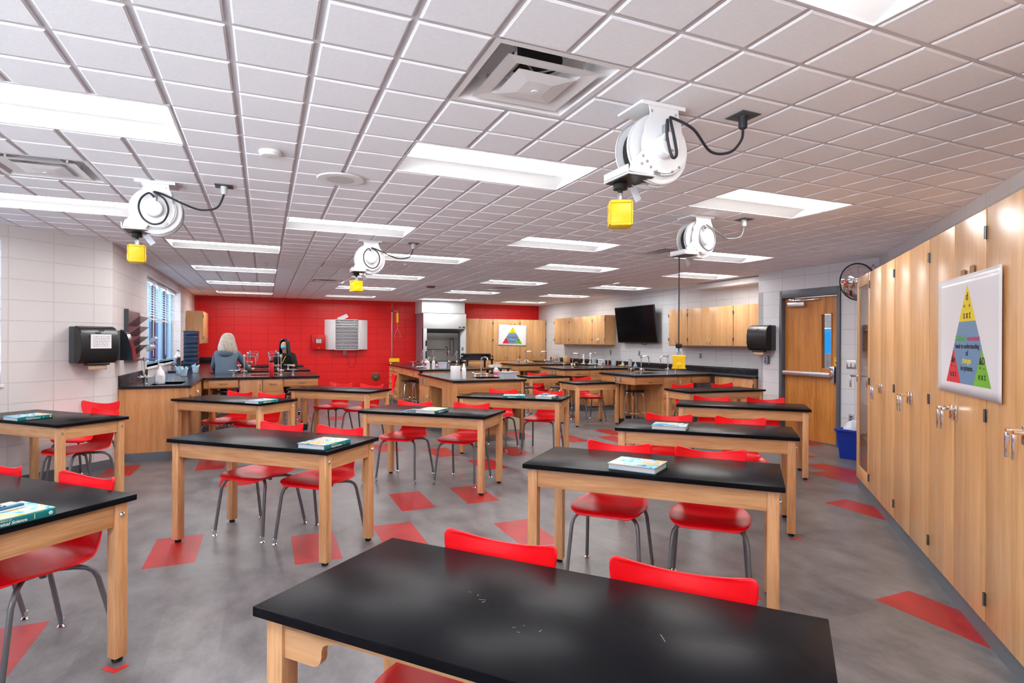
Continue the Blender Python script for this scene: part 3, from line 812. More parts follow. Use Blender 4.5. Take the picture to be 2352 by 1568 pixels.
CHAIRS = [
 (.766, 1.843, -49, 'red plastic chair with its back rising behind the nearest table, the left one'),
 (1.164, 1.390, -49, 'red plastic chair with the largest backrest in view, right end of the nearest table'),
 (2.217, 3.279, -46, 'red chair at the left half of the second table in the right column'),
 (2.624, 2.870, -43, 'red chair at the right half of the second table in the right column'),
 (3.520, 4.398, -43, 'red chair directly behind the textbook of the third right table'),
 (3.975, 3.966, -45, 'red chair at the bare right end of the third right table'),
 (5.183, 5.659, -43, 'red chair at the left half of the table in front of the door'),
 (5.645, 5.235, -41, 'red chair at the right half of the table in front of the door'),
 (6.275, 7.536, -3, 'red chair behind the left end of the table turned parallel to the room'),
 (7.000, 7.420, -5, 'red chair behind the middle of the table beside the door wall dispenser'),
 (.159, 5.107, -42, 'red chair at the left half of the table left of centre, its seat fully visible'),
 (.575, 4.723, -42, 'red chair behind the colourful textbook of the table left of centre'),
 (1.584, 6.394, -40, 'red chair at the left half of the centre table, grey legs in full view'),
 (2.121, 5.997, -42, 'red chair at the right half of the centre table'),
 (3.155, 7.593, -44, 'red chair behind the teal book on the table before the sink desk'),
 (3.630, 7.117, -44, 'red chair behind the book with a calculator on it'),
 (-.270, 8.441, -43, 'red chair at the left half of the table beside the left counter'),
 (.114, 8.032, -42, 'red chair at the right half of the table beside the left counter, near its book'),
 (1.158, 9.566, -42, 'red chair at the left half of the table below the goggle cabinet'),
 (1.564, 9.092, -45, 'red chair at the right half of the table below the goggle cabinet, near the eyewash'),
 (-1.635, 7.62, -24, 'red chair standing against the white wall behind the left table'),
 (-1.398, 6.752, -47, 'pinkish red chair at the right end of the table by the white wall'),
 (-.785, 3.497, -46, 'red chair at the right half of the front left corner table'),
 (-1.305, 3.982, -43, 'red chair cut by the left photo edge, at the front left table'),
 (5.500, 11.37, -20, 'red chair behind the short table at the second right lab island'),
 (5.600, 9.64, 6, 'red chair behind the short table at the nearest right lab island'),
]
for c in CHAIRS: chair(*c)
c = chair(2.44, 11.6, -92, 'red chair seen from the side, facing the kneehole of the far centre desk')

# ------------------------------------------------------------------ books and calculators
def make_book(w=.222, h=.275, d=.034):
    t = thing('textbook', 'x', 'book', group='hardcover textbooks')
    MB().box(-w / 2 + .004, w / 2 - .005, -h / 2 + .005, h / 2 - .005, .003, d - .003).build('page_block', M_pages, t, smooth=False)
    MB().box(-w / 2, w / 2, -h / 2, h / 2, 0, .003).box(-w / 2, w / 2, -h / 2, h / 2, d - .003, d, mi=1).build('cover', [M_teal, M_cover], t, smooth=False)
    pr = [(-w / 2 + .004, 0), (-w / 2 - .004, .004), (-w / 2 - .006, d / 2), (-w / 2 - .004, d - .004), (-w / 2 + .004, d), (-w / 2 + .006, d - .003), (-w / 2 + .006, .003)]
    sp = MB().prism(pr, -h / 2, h / 2, 'xz').build('spine', M_teal, t, label='teal spine')
    M = Matrix.Translation((-w / 2 - .0062, .022, d / 2 - .004)) @ Matrix.Rotation(R(-90), 4, 'Z') @ Matrix.Rotation(R(90), 4, 'X')
    text('Physical Science', .0175, M_paper, sp, M, shear=.25, bold=.0004, name='lettering')
    M = Matrix.Translation((-w / 2 - .0060, .045, d / 2 + .009)) @ Matrix.Rotation(R(-90), 4, 'Z') @ Matrix.Rotation(R(90), 4, 'X')
    text('Foundations of', .009, M_paper, sp, M, shear=.2)
    MB().box(-w / 2 - .0066, -w / 2 - .005, -.062, -.060, .008, d - .008).build('spine_bar', M_paper, sp, smooth=False)
    MB().lathe([(.008, 0), (0, -.0006)], (-w / 2 - .0060, -.118, d / 2), 14, axis='x').build('spine_mark', M_cover, sp)
    return t
bk = make_book()
# centre, angle of the x axis (spine is at -x), label
BOOKS = [
 ('T2', (1.956, 2.719), -145, 'blue textbook on the nearest right-hand table with a chair behind it, pages facing the camera'),
 ('T3', (3.107, 3.867), -136, 'blue and orange textbook on the third right table, pages facing the camera'),
 ('T6', (.378, 4.11), 137, 'colourful textbook with teal spine on the right end of the table left of centre'),
 ('T7', (1.560, 5.655), 135, 'teal textbook lying in the middle of the centre table'),
 ('T8', (2.945, 6.745), 63, 'left one of two teal textbooks on the table before the sink desk'),
 ('T8', (3.298, 6.529), 137, 'right textbook on the table before the sink desk, carrying a calculator'),
 ('T9', (-.028, 7.236), 132, 'textbook with teal spine on the table beside the left counter'),
 ('T11', (-1.965, 6.512), 135, 'teal textbook on the table against the white wall at left'),
 ('T12', (-.960, 2.880), 135, 'teal textbook with calculators on top, on the front left corner table'),
]
first = True
def place_book(x, y, a, lab):
    global first
    if first:
        bk.location = (x, y, TH); bk.rotation_euler = (0, 0, R(a)); bk['label'] = lab; first = False; return bk
    return dup(bk, lab, (x, y, TH), R(a))
for k, (x, y), a, lab in BOOKS: place_book(x, y, a, lab)

def make_calc():
    t = thing('calculator', 'x', 'calculator', group='graphing calculators')
    MB().box(-.04, .04, -.09, .09, 0, .016, .004).build('case', M_calc, t)
    MB().box(-.041, .041, -.092, .092, -.001, .006, .002).build('white_trim', M_paper, t)
    MB().box(-.030, .030, .035, .078, .0155, .0175, .001).build('display', mat('lcd', srgb(190, 205, 190), .2), t)
    mb = MB(); mg = MB()
    for r in range(8):
        for c in range(5):
            (mg if (r + c) % 3 == 0 else mb).box(-.031 + c * .0135, -.021 + c * .0135, .020 - r * .0135, .028 - r * .0135, .0155, .0185, .0008)
    o = mb.build('keypad', M_ink, t); mg.build('light_keys', M_paper, t)
    return t
c0 = make_calc(); c0.location = (-.985, 2.895, TH + .0365); c0.rotation_euler = (0, 0, R(-42)); c0['label'] = 'blue and white graphing calculator nearest the book edge, on the front left table'
dup(c0, 'second graphing calculator, lying left of the first on the front left textbook', (-1.045, 2.825, TH + .0365), R(-38))
dup(c0, 'small teal calculator on the right textbook before the sink desk', (3.285, 6.545, TH + .0365), R(-40))
dup(c0, 'teal calculator lying beside the textbook on the centre table', (1.375, 5.79, TH + .001), R(-60))
# ------------------------------------------------------------------ casework
def pull(mb, x, z, y, vert=False, L=.11, s=1):
    pts = []
    for i in range(9):
        t = i / 8
        a = -L / 2 + L * t; dpt = -.028 * math.sin(math.pi * t) ** .6 if 0 < t < 1 else 0
        pts.append((x, y + dpt, z + a) if vert else (x + a, y + dpt, z))
    mb.tube(pts, .0055 * s, 6)

def lever(parent, x, y, z, far=False):
    """T lever of the tall cupboards: rose, stem and one hanging blade"""
    mb = MB()
    mb.box(x - .02, x + .02, y - .008, y, z - .05, z + .03, .003)
    mb.tube([(x, y, z + .01), (x, y - .055, z + .01)], .009, 8)
    mb.tube([(x, y - .05, z + .01), (x, y - .068, z + .01)], .0105, 8)
    mb.box(x - .008, x + .008, y - .072, y - .056, z - .105, z + .004, .004)
    return mb.build('handle', M_chrome, parent, label='chrome lever handle')

def hinge(mb, x, y, z):
    mb.tube([(x, y - .006, z - .032), (x, y - .006, z + .032)], .006, 8)
    mb.box(x - .014, x + .014, y - .004, y, z - .03, z + .03, .001)

def cab(name, label, cat, loc, rz, w, d, z0, z1, fronts, group=None, toe=0.0, wmat=None, xmat=None, kneehole=None, hang='pull'):
    """local: x along the front, y into the depth, front plane at y = 0"""
    base = name in ('base_cabinet',)
    wm = wmat or (W_base if base else W_cab); xm = xmat or (W_basex if base else W_cabx)
    t = thing(name, label, cat, loc, rz, group)
    zb = z0 + toe
    mb = MB()
    th = .018
    if kneehole is None:
        mb.box(0, w, .02, d, zb, z1, .001)
    mb.build('body', wm, t, smooth=False) if mb.v else None
    if toe: MB().box(.0, w, .015 if name == 'storage_cabinet' else .05, d, z0, zb).build('toe_kick', M_toe, t, smooth=False, label='grey vinyl toe base')
    g = .0018
    for f in fronts:
        kind, x0, x1, a, b = f[:5]
        gl = .007 if x0 < .01 else g; gr = .007 if x1 > w - .01 else g
        o = MB().box(x0 + gl, x1 - gr, 0, .0195, a + g, b - g, .0012).build('drawer' if kind == 'drawer' else 'door', xm if kind == 'drawer' else wm, t)
        hs = f[5] if len(f) > 5 else None
        if kind == 'drawer':
            mb = MB(); pull(mb, (x0 + x1) / 2, (a + b) / 2 + (0 if b - a < .2 else (b - a) * .18), 0)
            mb.build('handle', M_steel, o, label='brushed metal pull')
            MB().lathe([(.009, -.002), (.009, 0)], ((x0 + x1) / 2 + min(.1, (x1 - x0) * .3), 0, (a + b) / 2 + .02), 10, axis='y').build('lock', M_steel, o)
        elif hs is not None:
            side, hz, style = hs
            hx = x1 - .035 if side > 0 else x0 + .035
            if style == 'pull':
                mb = MB(); pull(mb, hx, hz, 0, vert=True); mb.build('handle', M_steel, o, label='brushed metal pull')
            else:
                lever(o, hx, 0, hz)
            xh = x0 if side > 0 else x1
            zs = (a + .12, b - .12) if b - a < 1.2 else (a + .12, (a + b) / 2, b - .12)
            for z in zs:
                mb = MB(); hinge(mb, xh, 0, z); mb.build('hinge', M_hinge, o)
    return t
def pair(x0, x1, a, b, hz, style='pull'):
    m = (x0 + x1) / 2
    return [('door', x0, m, a, b, (1, hz, style)), ('door', m, x1, a, b, (-1, hz, style))]

# tall storage wall on the right (front plane y = x - 1.59, running toward the camera)
TA = R(-135)
def tall_at(s): return (5.63 - s * .70711, 4.04 - s * .70711, 0)
talls = [(.63, 1.56, 'tall maple storage cupboard next to the glass-door cabinet'), (1.56, 2.45, 'tall maple storage cupboard, third from the door wall, left of the poster'),
         (2.45, 3.36, 'tall maple storage cupboard carrying most of the triangle poster'), (3.36, 4.27, 'tall maple storage cupboard at the right edge of the photo'), (4.27, 5.18, 'tall maple storage cupboard beside the camera, out of the photo')]
for a, b, lab in talls:
    w = b - a
    cab('storage_cabinet', lab, 'cupboard', tall_at(a), TA, w, .58, 0, 2.15, pair(0, w, .105, 2.145, 1.10, 'lever'), group='tall storage cupboards', toe=.10)
# glass-door cabinet
t = thing('display_cabinet', 'tall narrow maple cabinet with a glass door, nearest the oak door', 'cabinet', tall_at(0), TA)
w = .63
MB().box(0, .018, .02, .58, .10, 2.15).box(w - .018, w, .02, .58, .10, 2.15).box(.018, w - .018, .02, .58, 2.13, 2.15).box(.018, w - .018, .02, .58, .10, .118).build('body', W_cab, t, smooth=False)
MB().box(.018, w - .018, .565, .58, .118, 2.13).build('back_panel', M_lgrey, t, smooth=False)
mb = MB()
for z in (.5, .86, 1.22, 1.6): MB().box(.018, w - .018, .05, .56, z, z + .018).build('shelf', W_cabx, t, smooth=False)
MB().box(0, w, .015, .58, 0, .10).build('toe_kick', M_toe, t, smooth=False, label='grey vinyl toe base')
dm = MB(); g = .0018
dm.box(g, .085, 0, .0195, .105, 2.145, .001); dm.box(w - .085, w - g, 0, .0195, .105, 2.145, .001); dm.box(.085, w - .085, 0, .0195, 2.04, 2.145, .001); dm.box(.085, w - .085, 0, .0195, .105, .23, .001)
do = dm.build('door', W_cab, t)
MB().box(.08, w - .08, .008, .012, .225, 2.045).build('glass_pane', M_glass, do, smooth=False)
lever(do, .05, 0, 1.13)
for z in (.22, 1.12, 2.03):
    mb = MB(); hinge(mb, w, 0, z); mb.build('hinge', M_hinge, do)
b = MB(Matrix.Translation((5.63 - .45 * .707 + .3, 4.04 - .45 * .707 - .25, 1.24)) @ Matrix.Rotation(TA, 4, 'Z')).box(-.09, .09, -.02, .02, .0, .28, .002)
b.build('folder_box', mat('brown card', srgb(120, 60, 40), .7), None, 'brown upright box file on the third shelf of the glass-door cabinet', cat='box')

# poster material + builder: triangle of relations
M_py = mat('poster yellow', srgb(250, 222, 0), .35); M_pb = mat('poster blue', srgb(112, 152, 190), .35); M_pr = mat('poster red', srgb(232, 52, 62), .35); M_pg = mat('poster green', srgb(120, 195, 50), .35)
M_lam = mat('laminated white paper', srgb(250, 250, 254), .25)
M_pink2 = mat('print pink', srgb(225, 50, 110), .5); M_grn2 = mat('print green', srgb(110, 200, 80), .5); M_yel2 = mat('print yellow', srgb(255, 240, 60), .5)
def poster(name, label, M, W, H, curl=0.006):
    t = thing(name, label, 'poster'); t.matrix_world = M
    n = 18
    def yy(x, z): return -.004 - curl * 6 * max(0, (abs(x) / (W / 2)) - .72) ** 1.5 - curl * .5 * max(0, abs(z) / (H / 2) - .85)
    def patch(poly_rows, lift, nm, mt):
        mb = MB(); vs = []; fs = []
        for (z, xa, xb) in poly_rows:
            for j in range(n + 1):
                x = xa + (xb - xa) * j / n; vs.append((x, yy(x, z) - lift, z))
        for i in range(len(poly_rows) - 1):
            for j in range(n):
                a = i * (n + 1) + j; fs.append((a, a + 1, a + n + 2, a + n + 1))
        mb.add(vs, fs); return mb.build(nm, mt, t)
    sheet = patch([(-H / 2 + H * i / 14, -W / 2, W / 2) for i in range(15)], 0, 'sheet', M_lam)
    so = sheet.modifiers.new('t', 'SOLIDIFY'); so.thickness = .0008; so.offset = 1
    zt, zb2 = H * .42, -H * .41; hw = W * .355
    def xw(z): return hw * (zt - z) / (zt - zb2)
    zs = lambda a, b, k=10: [a + (b - a) * i / k for i in range(k + 1)]
    zy = zt - (zt - zb2) * .37
    lift = .0012
    patch([(z, -xw(z) - .0001, xw(z)) for z in zs(zy, zt)], lift, 'yellow_panel', M_py)
    zc = zb2 + (zt - zb2) * .36
    def il(z): return -xw(zb2) * (1) + (z - zb2) / (zc - zb2) * (xw(zb2) - xw(zc)) 
    def br(z):        # inner edge of the red corner
        f = (z - zb2) / (zc - zb2); return -hw + hw * .72 * (1 - f) + (hw - xw(zc)) * f
    patch([(z, -xw(z), br(z)) for z in zs(zb2, zc)], lift, 'red_panel', M_pr)
    patch([(z, -br(z), xw(z)) for z in zs(zb2, zc)], lift, 'green_panel', M_pg)
    patch([(z, br(z), -br(z)) for z in zs(zb2, zc)], lift, 'blue_panel', M_pb)
    patch([(z, -xw(z), xw(z)) for z in zs(zc, zy)], lift, 'blue_panel', M_pb)
    def tx(s, x, z, size, m):
        y = yy(0, 0) - .0021
        text(s, size, m, t, Matrix.Translation((x, y, z)) @ Matrix.Rotation(R(90), 4, 'X'), bold=size * .015)
    k = H / .62
    Ht = zt - zb2; zf = lambda f: zt - Ht * f
    tx('d', 0, zf(.125), .058 * k, M_ink); tx('\u00f7    \u00f7', 0, zf(.222), .042 * k, M_ink); tx('s x t', 0, zf(.308), .056 * k, M_ink)
    tx('Modeling', -.092 * k, zf(.54), .040 * k, M_grn2); tx('movement', .088 * k, zf(.54), .038 * k, M_pink2)
    tx('leads to understanding', 0, zf(.62), .036 * k, M_ink); tx('of', 0, zf(.69), .040 * k, M_ink); tx('changes', 0, zf(.765), .041 * k, M_yel2); tx('in systems.', 0, zf(.84), .039 * k, M_ink)
    xr = hw * .645
    tx('\u0394v', -xr, zf(.76), .050 * k, M_ink); tx('\u00f7   \u2013', -xr, zf(.825), .034 * k, M_ink); tx('a x t', -xr, zf(.905), .050 * k, M_ink)
    tx('\u0394D', xr, zf(.76), .050 * k, M_ink); tx('\u00f7   \u2013', xr, zf(.825), .034 * k, M_ink); tx('v x t', xr, zf(.905), .050 * k, M_ink)
    mb = MB()
    mb.box(-.10, -.04, -.004, -.001, H / 2 - .03, H / 2 + .03).box(.03, .09, -.004, -.001, H / 2 - .02, H / 2 + .04)
    mb.build('tape_strip', mat('brown tape', srgb(170, 120, 80), .5), t, smooth=False)
    return t
sc = 3.13
px_, py_, _ = tall_at(sc)
poster('wall_poster', 'large white poster with a coloured triangle of formulas on the tall cupboards at right', Matrix.Translation((px_ - .003, py_ + .003, 1.525)) @ Matrix.Rotation(TA, 4, 'Z'), .90, .64)

# right wall: wall counter and three islands
CT = .914; TT = .032
def worktop(name, label, poly, group=None, sinks=(), sag=None):
    """polygon top with real recessed sinks (rectangles) shown as inset basins"""
    t = thing(name, label, 'worktop', (poly[0][0], poly[0][1], 0), 0, group)
    ox, oy = poly[0]
    xs = sorted({p[0] for p in poly} | {s[0] for s in sinks} | {s[1] for s in sinks}); ys = sorted({p[1] for p in poly} | {s[2] for s in sinks} | {s[3] for s in sinks})
    def pin(x, y):
        c = False
        for i in range(len(poly)):
            (x1, y1), (x2, y2) = poly[i], poly[(i + 1) % len(poly)]
            if (y1 > y) != (y2 > y) and x < (x2 - x1) * (y - y1) / (y2 - y1) + x1: c = not c
        return c
    cells = set()
    for i in range(len(xs) - 1):
        for j in range(len(ys) - 1):
            x, y = (xs[i] + xs[i + 1]) / 2, (ys[j] + ys[j + 1]) / 2
            if pin(x, y) and not any(s[0] < x < s[1] and s[2] < y < s[3] for s in sinks): cells.add((i, j))
    mb = MB()
    for i, j in cells:
        x0, x1, y0, y1 = xs[i] - ox, xs[i + 1] - ox, ys[j] - oy, ys[j + 1] - oy
        mb.add([(x0, y0, CT), (x1, y0, CT), (x1, y1, CT), (x0, y1, CT), (x0, y0, CT - TT), (x1, y0, CT - TT), (x1, y1, CT - TT), (x0, y1, CT - TT)], [(0, 1, 2, 3), (7, 6, 5, 4)])
        for (di, dj), f in (((-1, 0), (0, 3, 7, 4)), ((1, 0), (2, 1, 5, 6)), ((0, -1), (1, 0, 4, 5)), ((0, 1), (3, 2, 6, 7))):
            if (i + di, j + dj) not in cells:
                base = len(mb.v) - 8; mb.f.append(tuple(base + q for q in f)); mb.m.append(0)
    mb.build('top', M_epoxy, t, smooth=False)
    for s in sinks:
        x0, x1, y0, y1 = s[0] - ox, s[1] - ox, s[2] - oy, s[3] - oy; dz = TT - .0015
        m2 = MB()
        m2.add([(x0, y0, CT - .006), (x1, y0, CT - .006), (x1, y1, CT - .006), (x0, y1, CT - .006), (x0, y0, CT - dz), (x1, y0, CT - dz), (x1, y1, CT - dz), (x0, y1, CT - dz)], [(4, 5, 6, 7), (0, 1, 5, 4), (1, 2, 6, 5), (2, 3, 7, 6), (3, 0, 4, 7)])
        m2.build('sink_basin', M_blackmat, t, smooth=False)
    return t

# --- right islands: x 5.74 .. 7.40
RW = XR - .0
ROWS = [(8.08, 9.19, 'nearest right'), (10.55, 11.66, 'second right'), (12.95, 14.05, 'farthest right')]
poly = [(7.39, 7.12), (RW, 7.12), (RW, 15.35), (7.39, 15.35)]
pts = [(7.39, 7.12), (RW - .02, 7.12), (RW - .02, 15.6)]
pts += [(7.39, 15.6), (7.39, 14.05), (5.74, 14.05), (5.74, 12.95), (7.39, 12.95), (7.39, 11.66), (5.74, 11.66), (5.74, 10.55), (7.39, 10.55), (7.39, 9.19), (5.74, 9.19), (5.74, 8.08), (7.39, 8.08)]
sinksR = [(6.22, 6.62, ya + .42, ya + .70) for ya, _, _ in ROWS]
worktop('worktop', 'black epoxy worktop along the right wall with three island arms', pts, 'continuous black worktops', sinksR)
MB().box(0, .02, 0, 8.48, 0, .10, .002).build('backsplash', M_epoxy, None, 'black backsplash strip along the right wall behind the glassware', cat='backsplash', loc=(RW - .02, 7.12, CT + .0005))
M_plate = mat('outlet plate', srgb(170, 176, 196), .3, metal=.4)
def outlet(parent, M, w=.07, h=.11, horiz=False, name='outlet'):
    mb = MB(M).box(-w / 2, w / 2, -.006, 0, -h / 2, h / 2, .0015); o = mb.build(name, M_plate, parent)
    m2 = MB(M)
    for s in (-1, 1):
        c = (s * .02, 0) if horiz else (0, s * .022)
        m2.box(c[0] - .016, c[0] + .016, -.008, -.005, c[1] - .014, c[1] + .014, .003)
    m2.build('socket', M_dgrey, o)
    return o
for idx, (ya, yb, who) in enumerate(ROWS):
    z1 = CT - TT
    yf = ya + .03
    # end apron with two outlets, legs and knee drawer at the free end
    fr = thing('island_end_frame', 'oak apron and posts carrying the free end of the %s lab island' % who, 'bench frame', (5.77, yf, 0), 0, 'island end frames')
    D = yb - ya - .06
    MB().box(0, .022, 0, D, z1 - .135, z1, .001).build('end_apron', W_basey, fr)
    MB().box(.022, .60, 0, .02, z1 - .02, z1).build('rail', W_basex, fr); MB().box(.022, .60, D - .02, D, z1 - .135, z1).build('rail', W_basex, fr)
    dfr = MB().box(.03, .595, -.004, .016, z1 - .128, z1 - .02, .001).build('drawer', W_basex, fr); mb = MB(); pull(mb, .32, z1 - .075, -.004); mb.build('handle', M_steel, dfr, label='brushed metal pull')
    for (lx, ly) in ((.17, D / 2 + .12), (.50, D * .86)):
        lg = MB().box(lx - .035, lx + .035, ly - .035, ly + .035, .10, z1 - .135 if lx < .3 else z1 - .02, .003).build('leg', W_base, fr)
        MB().box(lx - .038, lx + .038, ly - .038, ly + .038, 0, .10, .002).build('leg_boot', M_blackmat, lg, label='black rubber leg boot')
    for q in (.71, .87):
        outlet(fr, Matrix.Translation((-.001, q * .9 - .22, z1 - .07)) @ Matrix.Rotation(R(-90), 4, 'Z'), .075, .085)
    # back panel of the kneehole and base cabinets
    xs0 = 6.37
    cab('base_cabinet', 'oak base cabinet with four drawers in the %s lab island' % who, 'cabinet', (xs0, yf, 0), 0, .31, D, 0, z1, [('drawer', 0, .31, .105 + i * .19, .295 + i * .19 if i < 3 else z1 - .005) for i in range(4)], 'island drawer units', toe=.10)
    cab('base_cabinet', 'oak base cabinet with one door beside the drawers of the %s lab island' % who, 'cabinet', (xs0 + .312, yf, 0), 0, .30, D, 0, z1, [('door', 0, .30, .105, z1 - .005, (-1, z1 - .13, 'pull'))], 'island door units', toe=.10)
    k = thing('knee_drawer', 'oak drawer hung over the kneehole where the %s lab island meets the wall counter' % who, 'drawer', (xs0 + .614, yf, 0), 0, 'kneehole drawers')
    MB().box(0, .44, .02, D * .8, z1 - .13, z1).build('body', W_basex, k, smooth=False)
    o = MB().box(.01, .40, 0, .02, z1 - .125, z1 - .012, .001).build('front', W_basex, k); mb = MB(); pull(mb, .2, z1 - .07, 0); mb.build('handle', M_steel, o, label='brushed metal pull')
# wall counter base cabinets, fronts face the room
yy0 = 7.13
segs = [(7.13, 8.02, 'between the door wall and the nearest island'), (9.26, 10.48, 'between the nearest and second islands'), (11.72, 12.9, 'between the second and farthest islands'), (14.1, 15.55, 'beyond the farthest island')]
for a, b, lab in segs:
    w = b - a
    cab('base_cabinet', 'oak two-door base cabinet, right wall counter, ' + lab, 'cabinet', (7.42, b, 0), R(-90), w, .56, 0, CT - TT, pair(0, w, .105, CT - TT - .005, CT - TT - .14), 'right wall base cabinets', toe=.10)

# upper cabinets on the right wall
for (a, b, lab) in ((14.77, 13.89, 'leftmost of the three maple wall cabinets left of the television'), (13.89, 12.68, 'middle and widest maple wall cabinet left of the television'), (12.68, 12.08, 'narrow maple wall cabinet just left of the television'),
                    (9.65, 9.07, 'maple wall cabinet just right of the television, behind the hanging cord'), (9.07, 7.86, 'widest maple wall cabinet right of the television'), (7.86, 7.13, 'maple wall cabinet against the door wall, partly behind the towel dispenser')):
    w = a - b
    cab('wall_cabinet', lab, 'cabinet', (7.70, a, 0), R(-90), w - .001, XR - 7.70, 1.405, 2.145, pair(.004, w - .004, 1.415, 2.14, 1.50), 'maple wall cabinets on the right wall')
# television
def tv():
    t = thing('television', 'large black flat television tilted down on the right wall', 'television', (7.86, 11.02, 1.885))
    t.rotation_euler = (0, R(-7.5), 0)
    MB().box(-.028, .012, -.755, .755, -.425, .425, .006).build('housing', M_black, t)
    MB().box(-.0305, -.028, -.742, .742, -.405, .412).build('screen', M_blackt, t, smooth=False)
    MB().box(.012, .135, -.25, .25, -.2, .2, .01).build('mount', M_dgrey, t)
    MB().tube([(.02, -.1, -.42), (.02, -.16, -.47), (.02, -.28, -.475), (.03, -.33, -.42)], .006, 6).build('cable', M_ink, t)
    return t
tv()

# far wall: three tall cabinets with base doors, second poster
for i, (a, b) in enumerate(((5.36, 6.24), (6.24, 7.12), (7.12, 8.0))):
    w = b - a
    fr = [(k, x0, x1, z0, z1, h) for (k, x0, x1, z0, z1, h) in pair(0, w, .90, 2.14, 1.03)] + [('drawer', 0, w, .70, .885), ('door', 0, w / 2, .105, .695, (1, .6, 'pull')), ('door', w / 2, w, .105, .695, (-1, .6, 'pull'))]
    cab('tall_cabinet', 'tall maple cabinet on the far wall, ' + ['beside the fume hood', 'middle one behind the small triangle poster', 'in the right corner'][i], 'cupboard', (a, 15.9, 0), 0, w, YB - 15.91, 0, 2.146, fr, 'tall cabinets on the far wall', toe=.10)
poster('wall_poster', 'small white triangle poster on the tall cabinets of the far wall', Matrix.Translation((6.87, 15.893, 1.665)) @ Matrix.Rotation(R(0), 4, 'Z') @ Matrix.Rotation(R(1.5), 4, 'Y'), .92, .62)

# --- left counter with three peninsulas
ROWL = [(9.72, 10.80, 'nearest left'), (11.78, 12.86, 'second left'), (13.84, 14.92, 'farthest left')]
XE = .82
pts = [(XL + .02, 8.22), (-.84, 8.22), (-.84, 9.72), (XE, 9.72), (XE, 10.80), (-.84, 10.80), (-.84, 11.78), (XE, 11.78), (XE, 12.86), (-.84, 12.86), (-.84, 13.84), (XE, 13.84), (XE, 14.92), (-.84, 14.92), (-.84, YB - .03), (XL + .02, YB - .03)]
sinksL = [(-1.32, -.98, 8.36, 9.0)] + [(-.20, .20, ya + .40, ya + .68) for ya, _, _ in ROWL]
worktop('worktop', 'black epoxy worktop along the window wall with three peninsulas', pts, 'continuous black worktops', sinksL)
MB().box(0, .02, 0, 1.80, 0, .13, .002).build('backsplash', M_epoxy, None, 'black backsplash strip below the drying rack on the left counter', cat='backsplash', loc=(XL + .001, 8.24, CT + .0005))
MB().box(0, .02, 0, 2.4, 0, .13, .002).build('backsplash', M_epoxy, None, 'black backsplash strip on the window wall below the small wall cabinet', cat='backsplash', loc=(XL + .001, 13.94, CT + .0005))
MB().box(0, .02, 0, .76, 0, .13, .002).build('backsplash', M_epoxy, None, 'black backsplash strip on the red wall at the end of the left counter', cat='backsplash', loc=(XL + .04, YB - .001, CT + .0005), rotz=R(-90))
zc1 = CT - TT
_lc = cab('base_cabinet', 'long oak base cabinet with a plain end panel facing the camera, under the left counter', 'cabinet', (-.86, 8.25, 0), R(90), 1.45, .74, 0, zc1, pair(.02, 1.45, .105, zc1 - .005, .74), 'left counter base cabinets', toe=.10)
MB().box(-.018, -.003, .01, .755, .10, zc1).build('end_panel', W_base, _lc, smooth=False)
MB().box(-.022, -.005, .02, .755, 0, .10).build('toe_kick', M_toe, _lc, 'grey vinyl toe base', smooth=False)
for a, b, lab in ((10.83, 11.75, 'between the nearest and second left peninsulas'), (12.9, 13.8, 'between the second and farthest left peninsulas'), (14.95, 16.35, 'beyond the farthest left peninsula, by the red wall')):
    w = b - a
    cab('base_cabinet', 'oak base cabinet under the window counter ' + lab, 'cabinet', (-.86, a, 0), R(90), w, .74, 0, zc1, pair(0, w, .105, zc1 - .005, .74), 'left counter base cabinets', toe=.10)
for idx, (ya, yb, who) in enumerate(ROWL):
    D = yb - ya - .06; yf = ya + .03
    for (xa_, xb_, s) in ((-.78, -.36, 'left'), (.28, .80, 'right')):
        k = thing('knee_drawer', 'oak drawer over the %s kneehole of the %s peninsula' % (s, who), 'drawer', (xa_, yf, 0), 0, 'kneehole drawers')
        w = xb_ - xa_
        MB().box(-.06 if s == 'left' else 0, w, .02, D, zc1 - .135, zc1).build('body', W_basex, k, smooth=False)
        o = MB().box(.01, w - .01, 0, .02, zc1 - .118, zc1 - .008, .001).build('front', W_basex, k); mb = MB(); pull(mb, w / 2, zc1 - .065, 0); mb.build('handle', M_steel, o, label='brushed metal pull')
        MB().lathe([(.009, -.002), (.009, 0)], (w * .75, 0, zc1 - .045), 10, axis='y').build('lock', M_steel, o)
    cab('base_cabinet', 'oak base cabinet with one door in the %s peninsula' % who, 'cabinet', (-.355, yf, 0), 0, .33, D, 0, zc1, [('door', 0, .33, .105, zc1 - .005, (1, zc1 - .14, 'pull'))], 'peninsula door units', toe=.10)
    cab('base_cabinet', 'oak base cabinet with stacked drawers in the %s peninsula' % who, 'cabinet', (-.022, yf, 0), 0, .298, D, 0, zc1, [('drawer', 0, .298, z0, z1) for z0, z1 in ((.105, .36), (.36, .63), (.63, zc1 - .005))], 'peninsula drawer units', toe=.10)
    fr = thing('peninsula_posts', 'oak posts with black boots under the free end of the %s peninsula' % who, 'bench frame', (.62, yf, 0), 0, 'peninsula end posts')
    for ly in (D * .35, D * .72):
        lg = MB().box(-.035, .035, ly - .035, ly + .035, .10, zc1 - .135, .003).build('leg', W_base, fr)
        MB().box(-.038, .038, ly - .038, ly + .038, 0, .10, .002).build('leg_boot', M_blackmat, lg, label='black rubber leg boot')
cab('wall_cabinet', 'maple wall cabinet on the window wall, corner of the red wall', 'cabinet', (-1.28, 14.75, 0), R(90), 1.3, .34, 1.405, 2.145, pair(.004, 1.296, 1.415, 2.14, 1.52), 'maple wall cabinet by the window')

